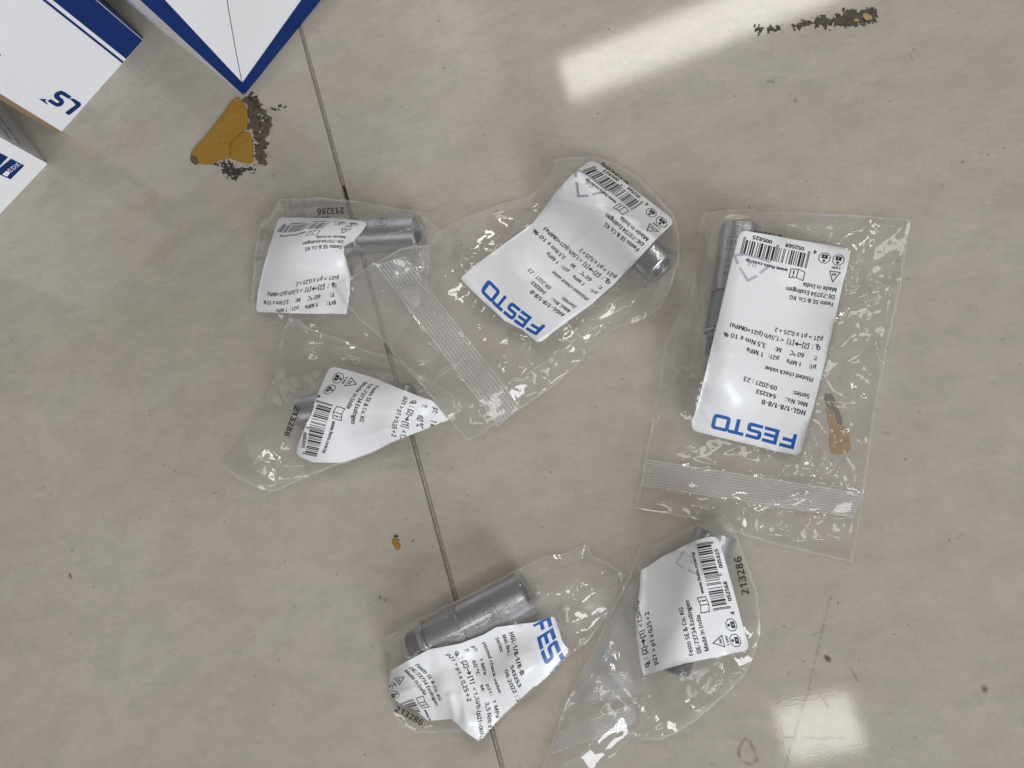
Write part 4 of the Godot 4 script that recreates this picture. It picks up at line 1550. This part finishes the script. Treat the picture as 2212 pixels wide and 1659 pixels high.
	valve_marks(v, 1.0, -1.5, -1.0)
	v = make_valve("bare grey check valve above the crumpled label across the tile joint", 1137, 1274, 893, 1402, 0.0)
	valve_marks(v, 6.0, 3.0, -1.0)
	v = make_valve("check valve behind the folded bag's label, only its top end showing", 1548, 1150, 1452, 1440, 0.0)

	var b9 := base_label("09-2021 : 23")
	var b8 := base_label("08-2022 : 23")
	var o1 := bag("one", "small clear bag half covered, label showing barcode, half a valve beside it", {
		"seed": 201, "outline": pts([607, 432, 690, 428, 781, 438, 860, 452, 928, 463, 932, 480, 955, 497, 932, 520, 925, 600, 900, 680, 850, 745, 737, 722, 640, 706, 580, 698, 552, 676, 545, 640, 552, 560, 562, 488, 585, 470]),
		"valve": [906, 503, 642, 517], "rpx": 42.0, "puff": 1.5, "fall": 1.0,
		"bumps": [[600, 640, 60, 4.0], [690, 640, 70, 3.0], [760, 560, 30, -3.0]],
		"crinkle": [[860, 500, 60, 0.7], [800, 600, 60, 0.6], [570, 480, 40, 0.5]],
		"creases": [[800, 520, 905, 480, 1.0, 3], [790, 560, 880, 500, 0.8, 3], [745, 545, 765, 610, -1.2, 8], [600, 560, 760, 545, -1.0, 14]],
		"seams": [[607, 432, 585, 470, 562, 488, 552, 560, 545, 640, 552, 676], [607, 432, 690, 428, 781, 438, 860, 452, 928, 463]]},
		pts([609, 471, 670, 471.5, 725, 472, 781, 478, 790, 481, 792, 487, 783, 500, 764, 521, 745, 532, 742.5, 546, 748, 567, 756, 595, 756, 627, 748, 678, 656, 677, 563, 674.5, 556, 672, 554, 666, 558.5, 627, 570, 576, 586, 523, 600, 479, 603, 473]),
		[[605, 473, 38, 77], [794, 482, 0, 77], [740, 599, 2.0, 44.3], [643, 606, 18.8, 44.3], [733, 531, 1.5, 57.2], [659, 538, 16.7, 57.2], [570, 653, 34.6, 37.5], [736, 655, 1.9, 34], [604, 502, 36, 68], [700, 492, 14, 68.5], [576, 630, 33.4, 41.2], [743, 546, 0, 54.5], [756, 600, 0, 44], [749, 677, 0, 30], [557, 673, 38, 31], [570, 576, 38, 50]], 3, label_tex(b9, 0.0, 30))
	part("printed_number", film_print(grids.one, "213286", Vector2(743, 448), Vector2(-58, 3), 13.0, o1.position), M.ink, o1)
	part("printed_number", film_print(grids.one, "LD21", Vector2(712, 468), Vector2(-40, 1), 10.0, o1.position), M.ink, o1)

	var o3 := bag("three", "clear bag at left with wedge-shaped label, torn open end behind it", {
		"seed": 203, "outline": pts([624, 687, 642, 690, 662, 708, 735, 733, 789, 758, 863, 776, 920, 815, 990, 860, 1000, 885, 968, 908, 944, 918, 895, 938, 853, 954, 802, 980, 757, 997, 718, 1005, 647, 1036, 600, 1057, 583, 1060, 547, 1048, 513, 1032, 479, 1005, 518, 958, 545, 915, 575, 860, 598, 800, 602, 765, 612, 722]),
		"valve": [653, 893, 905, 858], "rpx": 43.0, "puff": 3.0, "fall": 0.9, "floor_mm": 1.0,
		"bumps": [[640, 720, 50, 6.0], [730, 760, 50, 5.0], [700, 970, 45, 6.0], [560, 1010, 50, 5.0], [860, 930, 45, 5.0]],
		"crinkle": [[580, 930, 50, 0.8], [620, 880, 40, 0.8]],
		"creases": [[620, 745, 860, 792, 1.6, 5], [655, 775, 870, 812, -1.2, 6], [640, 705, 700, 740, 1.0, 4], [530, 945, 545, 1000, 1.6, 5], [545, 1000, 575, 960, 1.2, 4], [560, 1000, 690, 1010, 1.2, 6], [520, 1000, 600, 1045, 1.0, 5], [740, 955, 960, 885, 1.4, 9], [575, 860, 640, 900, 0.8, 4]],
		"seams": [[602, 765, 612, 722, 624, 687, 642, 690, 662, 708, 735, 733, 789, 758, 863, 776], [479, 1005, 513, 1032, 547, 1048, 583, 1060, 600, 1057, 647, 1036, 718, 1005, 757, 997]]},
		pts([723, 793.7, 750, 800, 805, 816, 853, 836, 895, 852, 934, 866, 950, 884, 966, 905, 943.5, 916, 895, 935.5, 853, 951.7, 801.6, 977.5, 756.5, 993.6, 735, 999, 676, 998, 647, 986, 641, 978, 643, 965, 650, 945, 672.6, 890, 692, 839, 708, 803, 714, 796]),
		[[718, 791, 0, 77], [637, 992, 38, 77], [808.7, 834, 1.5, 57.2], [776, 916, 16.7, 57.2], [879, 857.5, 2, 44.3], [846.7, 943.6, 18.8, 44.3], [935.4, 877.5, 1.9, 34], [686, 979, 36, 68.0], [722, 871, 13.6, 67.8]], 2, label_tex(b9, 0.0, 26))
	part("printed_number", film_print(grids.three, "213286", Vector2(638, 876), Vector2(-24, 64), 12.0, o3.position), M.ink, o3)

	var o2 := bag("two", "large clear bag overlapping two others, long slanting label with blue logo", {
		"seed": 202, "flat": [pts([808, 572, 1076, 920, 1123, 882, 868, 556])], "outline": pts([1200, 344, 1240, 340, 1281, 341, 1326, 353, 1382, 388, 1424, 433, 1453, 462, 1467, 526, 1462, 570, 1458, 590, 1439, 640, 1427, 664, 1385, 692, 1320, 715, 1260, 775, 1190, 837, 1121, 884, 1011, 953, 963, 894, 869, 782, 836, 743, 767, 679, 751, 668, 722, 618, 802, 574, 871, 535, 927, 530, 938, 504, 1003, 470, 1082, 440, 1140, 425, 1180, 390, 1195, 365]),
		"valve": [1432, 580, 1240, 393, 0.001], "rpx": 45.0, "puff": 3.0, "fall": 0.7, "back_follows": false, "floor_mm": 0.8,
		"bumps": [[1000, 640, 80, 5.0], [900, 720, 90, 4.0], [1120, 640, 70, 3.0], [1180, 720, 60, 3.0], [1050, 830, 80, 3.0]],
		"crinkle": [[980, 560, 70, 1.2], [1380, 640, 60, 1.6], [1180, 430, 50, 1.2], [1120, 760, 60, 0.9], [1000, 740, 60, 0.6], [1200, 760, 60, 0.9], [1440, 560, 50, 0.8]],
		"creases": [[1180, 420, 1390, 480, 1.5, 7], [1380, 490, 1425, 520, 1.5, 6], [1120, 600, 1310, 655, 0.9, 5], [1150, 490, 1300, 560, 0.7, 8], [1010, 470, 1160, 445, 1.0, 4], [930, 520, 1120, 560, 0.9, 4], [870, 770, 930, 780, 0.9, 5], [930, 810, 1010, 770, 0.8, 4], [900, 840, 1000, 900, 0.8, 6], [1100, 720, 1150, 745, 1.0, 4], [1270, 700, 1420, 600, 0.8, 5], [1300, 660, 1390, 620, 0.9, 4]],
		"under": [grids.one, grids.three], "smooth": 1,
		"seams": [[751, 668, 722, 618, 802, 574, 871, 535, 927, 530], [722, 618, 767, 679, 836, 743, 869, 782, 963, 894, 1011, 953], [1011, 953, 1121, 884, 1190, 837, 1260, 775], [1195, 350, 1240, 341, 1281, 341, 1326, 353, 1382, 388, 1424, 433, 1453, 462, 1467, 526, 1462, 570, 1439, 640]]},
		pts([1264, 356.5, 1270, 351, 1279, 349.5, 1289.6, 352.5, 1330, 381, 1382, 420, 1448, 470, 1452, 477, 1451, 484.4, 1421.7, 512.5, 1371, 569, 1320.5, 619, 1275.5, 658.7, 1230.6, 689.6, 1171.5, 734.6, 1164, 738, 1157, 736.5, 1129, 712, 1090, 692, 1050.6, 656, 1014, 622, 998, 605, 997, 599, 1025, 574, 1090, 526.6, 1152, 481.6, 1174, 453.5, 1202.5, 414, 1236, 377.6]),
		[[1273, 345, 38, 77], [1457, 478, 0, 77], [992, 599, 38, 0], [1161, 743, 0, 0], [1379, 540, 1.5, 57.2], [1314, 482, 16.7, 57.2], [1331, 591, 2, 44.3], [1254, 532, 18.8, 44.3], [1222, 681, 1.4, 17.3], [1153, 629, 17.1, 17.3], [1160, 722, 2.2, 2.6], [1181, 706, 2.2, 8.2], [1034, 624, 31.8, 2.6], [1056, 607, 31.8, 8.2], [1400, 517, 1.5, 62.7], [1344, 473, 13.2, 62.7], [1392, 556, 0, 55], [1295, 642, 0, 33]], 3, label_tex(b9, 0.30, 40))
	seal_band(grids.two, Vector2(808, 572), Vector2(1074, 922), Vector2(1127, 879), Vector2(874, 552), 9, 74, o2.position, o2, 9)
	part("printed_number", film_print(grids.two, "213286", Vector2(1358, 396), Vector2(-56, -46), 12.0, o2.position), M.ink, o2)

	var o4 := bag("four", "flat clear bag at right with fully readable white label and wide heat seal", {
		"seed": 204, "flat": [pts([1392, 990, 1866, 1064, 1843, 1120, 1384, 1050])], "outline": pts([1513, 489, 1523, 463, 1562, 458, 1629, 453, 1640, 461, 1730, 462, 1832, 465, 1965, 476, 1958, 524, 1944, 615, 1913, 760, 1903, 808, 1887, 902, 1865, 1063, 1846, 1111, 1841, 1214, 1800, 1198, 1655, 1169, 1597, 1150, 1510, 1121, 1426, 1107, 1375, 1098, 1386, 1044, 1396, 986, 1428, 828, 1439, 734, 1458, 692, 1484, 650, 1497, 605, 1504, 540]),
		"valve": [1602, 492, 1556, 800], "rpx": 50.0, "puff": 1.6, "fall": 0.6,
		"bumps": [[1510, 1080, 40, 2.5], [1600, 1110, 40, 3.0], [1720, 560, 50, 3.0], [1760, 1000, 40, 1.5], [1800, 700, 60, 2.0]],
		"crinkle": [[1740, 990, 60, 1.8], [1860, 630, 60, 1.2], [1700, 480, 60, 1.0], [1640, 980, 40, 0.8], [1800, 960, 40, 1.4], [1760, 1150, 50, 0.6]],
		"creases": [[1665, 475, 1760, 485, 2.0, 5], [1760, 482, 1850, 495, 1.2, 4], [1820, 620, 1945, 615, 1.4, 4], [1860, 655, 1944, 618, 1.6, 5], [1845, 530, 1890, 640, 0.8, 4], [1885, 740, 1910, 790, 0.8, 4], [1400, 960, 1560, 1000, 0.8, 6], [1670, 1140, 1690, 1100, 1.0, 3], [1560, 470, 1640, 490, 1.5, 5], [1500, 560, 1490, 660, 0.9, 3], [1430, 740, 1500, 620, 0.8, 5], [1410, 920, 1425, 880, 0.8, 3]],
		"seams": [[1513, 489, 1523, 463, 1562, 458, 1629, 453], [1640, 461, 1730, 462, 1832, 465, 1965, 476], [1965, 476, 1944, 615, 1913, 760, 1887, 902, 1865, 1063, 1841, 1214], [1375, 1098, 1386, 1044, 1396, 986, 1428, 828, 1439, 734], [1375, 1098, 1510, 1121, 1655, 1169, 1841, 1214]]},
		pts([1612, 499, 1650, 506, 1720, 519, 1790, 530, 1820, 536, 1831, 540, 1836, 547, 1835, 558, 1818, 620, 1795, 730, 1765, 850, 1738, 950, 1731, 974, 1727, 981, 1718, 984, 1690, 978, 1600, 956, 1510, 934, 1500, 930, 1495, 922, 1496, 910, 1525, 800, 1552, 690, 1575, 590, 1596, 510, 1602, 501]),
		[[1724, 988, 0, 0], [1492, 931, 38, 0], [1838, 540, 0, 77], [1597, 497, 38, 77], [1799.6, 655, 1.5, 57.2], [1707.5, 635.6, 16.7, 57.2], [1777.8, 729, 2, 44.3], [1676, 706.5, 18.8, 44.3], [1741.6, 887, 1.4, 17.3], [1645.5, 867, 17.1, 17.3]], 2, label_tex(b9, 0.22, 40))
	seal_band(grids.four, Vector2(1392, 990), Vector2(1866, 1064), Vector2(1843, 1120), Vector2(1384, 1050), 10, 96, o4.position, o4, 10)
	part("printed_number", film_print(grids.four, "213286", Vector2(1689, 508), Vector2(-62, -11), 12.0, o4.position), M.ink, o4)

	var o5 := bag("five", "crumpled clear bag across the tile joint, creased label with cropped blue logo", {
		"seed": 205, "outline": pts([824, 1391, 831, 1379, 897, 1344, 978, 1305, 1039, 1276, 1106, 1238, 1171, 1205, 1232, 1194, 1266, 1175, 1276, 1202, 1316, 1218, 1352, 1246, 1355, 1257, 1342, 1292, 1332, 1305, 1297, 1344, 1271, 1383, 1229, 1415, 1197, 1449, 1155, 1485, 1090, 1546, 1058, 1578, 1034, 1604, 1008, 1588, 994, 1578, 897, 1583, 861, 1557, 848, 1528, 840, 1511, 838, 1479, 841, 1447, 845, 1421]),
		"valve": [1137, 1274, 893, 1402], "rpx": 47.0, "puff": 4.5, "fall": 0.95, "floor_mm": 0.8,
		"bumps": [[1120, 1440, 60, 6.0], [960, 1480, 55, 6.0], [1010, 1570, 45, 6.0], [880, 1490, 35, 4.0], [1250, 1270, 60, 5.0]],
		"stiff": 12, "crinkle": [[1200, 1270, 70, 1.4], [880, 1380, 60, 0.8], [1260, 1400, 60, 1.2], [900, 1550, 40, 1.4], [1310, 1260, 50, 0.8]],
		"creases": [[1005, 1383, 1190, 1280, 1.3, 4], [1060, 1340, 1120, 1290, 1.0, 3], [1180, 1300, 1285, 1215, 1.4, 5], [1170, 1370, 1330, 1310, 1.0, 4], [990, 1390, 1010, 1590, 1.8, 10], [925, 1405, 945, 1555, -2.6, 9], [970, 1490, 985, 1560, 1.6, 8], [1100, 1360, 1060, 1560, -1.0, 16], [1115, 1470, 1210, 1390, 0.9, 6], [1020, 1400, 1000, 1480, 0.8, 6], [850, 1500, 920, 1480, 1.2, 7], [850, 1380, 1000, 1330, 1.0, 4], [1040, 1300, 1100, 1245, 0.8, 3], [1100, 1470, 1140, 1490, 0.8, 4], [1240, 1410, 1320, 1330, 1.4, 4]],
		"seams": [[824, 1391, 831, 1379, 897, 1344, 978, 1305, 1039, 1276, 1106, 1238, 1171, 1205, 1232, 1194, 1266, 1175, 1276, 1202, 1316, 1218, 1352, 1246], [1355, 1257, 1332, 1305, 1297, 1344, 1271, 1383, 1229, 1415], [840, 1511, 861, 1557, 897, 1583, 994, 1578]]},
		pts([1192, 1331.5, 1198, 1333.5, 1205, 1347, 1213, 1379, 1228, 1408, 1197, 1445, 1155, 1480, 1090, 1541, 1058, 1573, 1033, 1599, 1010, 1583, 976, 1552, 926, 1556, 910, 1543.7, 893.7, 1531, 864.7, 1519.6, 847, 1505, 841, 1489, 846, 1448, 880, 1427, 929, 1402, 993.7, 1389, 1045, 1369.6, 1071, 1353.5, 1110, 1349, 1151.7, 1344, 1180, 1336]),
		[[1103, 1361.6, 1.4, 17.3], [1137, 1457, 17.1, 17.3], [1071, 1373, 1.5, 23.3], [1042, 1389, 1.7, 29.6], [1079, 1500, 18.8, 29.6], [1016, 1403.5, 1.9, 34], [1068, 1550, 26.2, 34.1], [997.5, 1406.7, 2.1, 37.3], [977.6, 1413, 2, 41], [1040, 1594, 33, 41.2], [956.6, 1418, 2, 44.3], [1000, 1516, 18.8, 44.3], [903.4, 1431, 1.5, 57.2], [881, 1445, 1.5, 62.7], [926, 1489, 13.2, 62.7], [855, 1473, 3.5, 66.8], [852, 1502, 8.3, 72.9], [887, 1517, 14, 70], [1155, 1347, 2.2, 8.2], [1184, 1336, 2.2, 2.6], [1202, 1416, 19.7, 2.6], [1182, 1429, 19.7, 8.2]], 3, label_tex(b8, 0.0, 30))
	part("printed_number", film_print(grids.five, "213286", Vector2(852, 1535), Vector2(58, 32), 13.0, o5.position), M.ink, o5)

	var o6 := bag("six", "folded clear bag at bottom right, barcode half of its label showing", {
		"seed": 206, "outline": pts([1399, 1174, 1412, 1177, 1436, 1165, 1470, 1145, 1514, 1129, 1561, 1113, 1575, 1128, 1590, 1158, 1619, 1240, 1636, 1287, 1640, 1368, 1626, 1419, 1605, 1463, 1521, 1538, 1456, 1585, 1422, 1596, 1392, 1596, 1375, 1589, 1345, 1612, 1290, 1690, 1150, 1700, 1172, 1656, 1195, 1605, 1216, 1538, 1246, 1470, 1287, 1402, 1317, 1328, 1355, 1260, 1385, 1179]),
		"valve": [1548, 1150, 1452, 1440], "rpx": 48.0, "puff": 4.0, "fall": 0.75, "floor_mm": 0.8,
		"bumps": [[1390, 1320, 50, 6.0], [1300, 1450, 60, 4.0], [1480, 1500, 50, 3.0]],
		"crinkle": [[1510, 1480, 60, 2.0], [1450, 1560, 50, 1.2], [1550, 1440, 50, 1.4], [1300, 1500, 70, 0.5], [1520, 1160, 40, 0.6]],
		"creases": [[1386, 1210, 1375, 1330, 2.0, 7], [1375, 1330, 1388, 1500, 2.0, 7], [1388, 1500, 1376, 1588, 1.4, 6], [1400, 1175, 1500, 1195, 1.4, 5], [1380, 1590, 1440, 1592, 1.5, 5], [1400, 1500, 1415, 1560, 1.0, 4], [1240, 1500, 1330, 1380, 1.0, 8], [1260, 1580, 1340, 1480, 0.9, 7], [1480, 1170, 1550, 1140, 1.2, 5], [1430, 1460, 1580, 1430, 1.2, 4], [1330, 1330, 1290, 1460, 0.7, 8]],
		"seams": [[1399, 1174, 1385, 1179, 1355, 1260, 1317, 1328, 1287, 1402, 1246, 1470, 1216, 1538, 1195, 1605, 1172, 1656], [1561, 1113, 1575, 1128, 1590, 1158, 1619, 1240, 1636, 1287, 1640, 1368, 1626, 1419, 1605, 1463, 1521, 1538, 1456, 1585, 1422, 1596, 1392, 1596, 1375, 1589]]},
		pts([1385, 1233, 1402, 1222.5, 1436, 1199, 1470, 1183.6, 1503.6, 1166.6, 1535, 1159, 1546, 1160, 1552, 1166, 1561, 1195, 1585, 1280, 1605, 1354.6, 1616, 1393, 1614, 1402, 1606, 1406, 1588, 1410.5, 1503.6, 1427.4, 1436, 1446, 1391, 1460, 1386, 1442.7, 1376, 1378, 1374, 1334, 1383.4, 1266.5]),
		[[1549, 1157, 38, 77], [1618, 1407, 0, 77], [1497, 1415.6, 1.5, 57.2], [1473, 1315.7, 16.7, 57.2], [1420.7, 1434, 2, 44.3], [1397, 1322.4, 18.8, 44.3], [1403.7, 1439, 2, 41], [1388, 1330, 18.5, 41.1], [1508, 1173, 36, 67.8], [1544, 1316, 13.6, 67.8]], 2, label_tex(b9, 0.12, 30))
	seal_band(grids.six, Vector2(1205, 1580), Vector2(1374, 1515), Vector2(1372, 1562), Vector2(1190, 1632), 7, 34, o6.position, o6, 12)
	part("printed_number", film_print(grids.six, "213286", Vector2(1618, 1283), Vector2(-18, -82), 16.0, o6.position), M.ink, o6)
	# the other half of the label, folded under, seen through the film from behind
	M.label_back = StandardMaterial3D.new()
	M.label_back.transparency = BaseMaterial3D.TRANSPARENCY_ALPHA
	M.label_back.albedo_color = Color(0.80, 0.80, 0.82, 0.36)
	M.label_back.roughness = 0.5
	part("label_underside", sheet(grids.six, pts([1382, 1240, 1372, 1330, 1380, 1440, 1386, 1500, 1330, 1512, 1226, 1520, 1252, 1468, 1292, 1400, 1322, 1328, 1358, 1262]), -0.0004, o6.position), M.label_back, o6)
	M.ghost = mat(Color(0.42, 0.47, 0.58), 0.6)
	part("logo_showing_through", film_print(grids.six, "O", Vector2(1304, 1440), Vector2(-10, -36), 22.0, o6.position, true), M.ghost, o6)
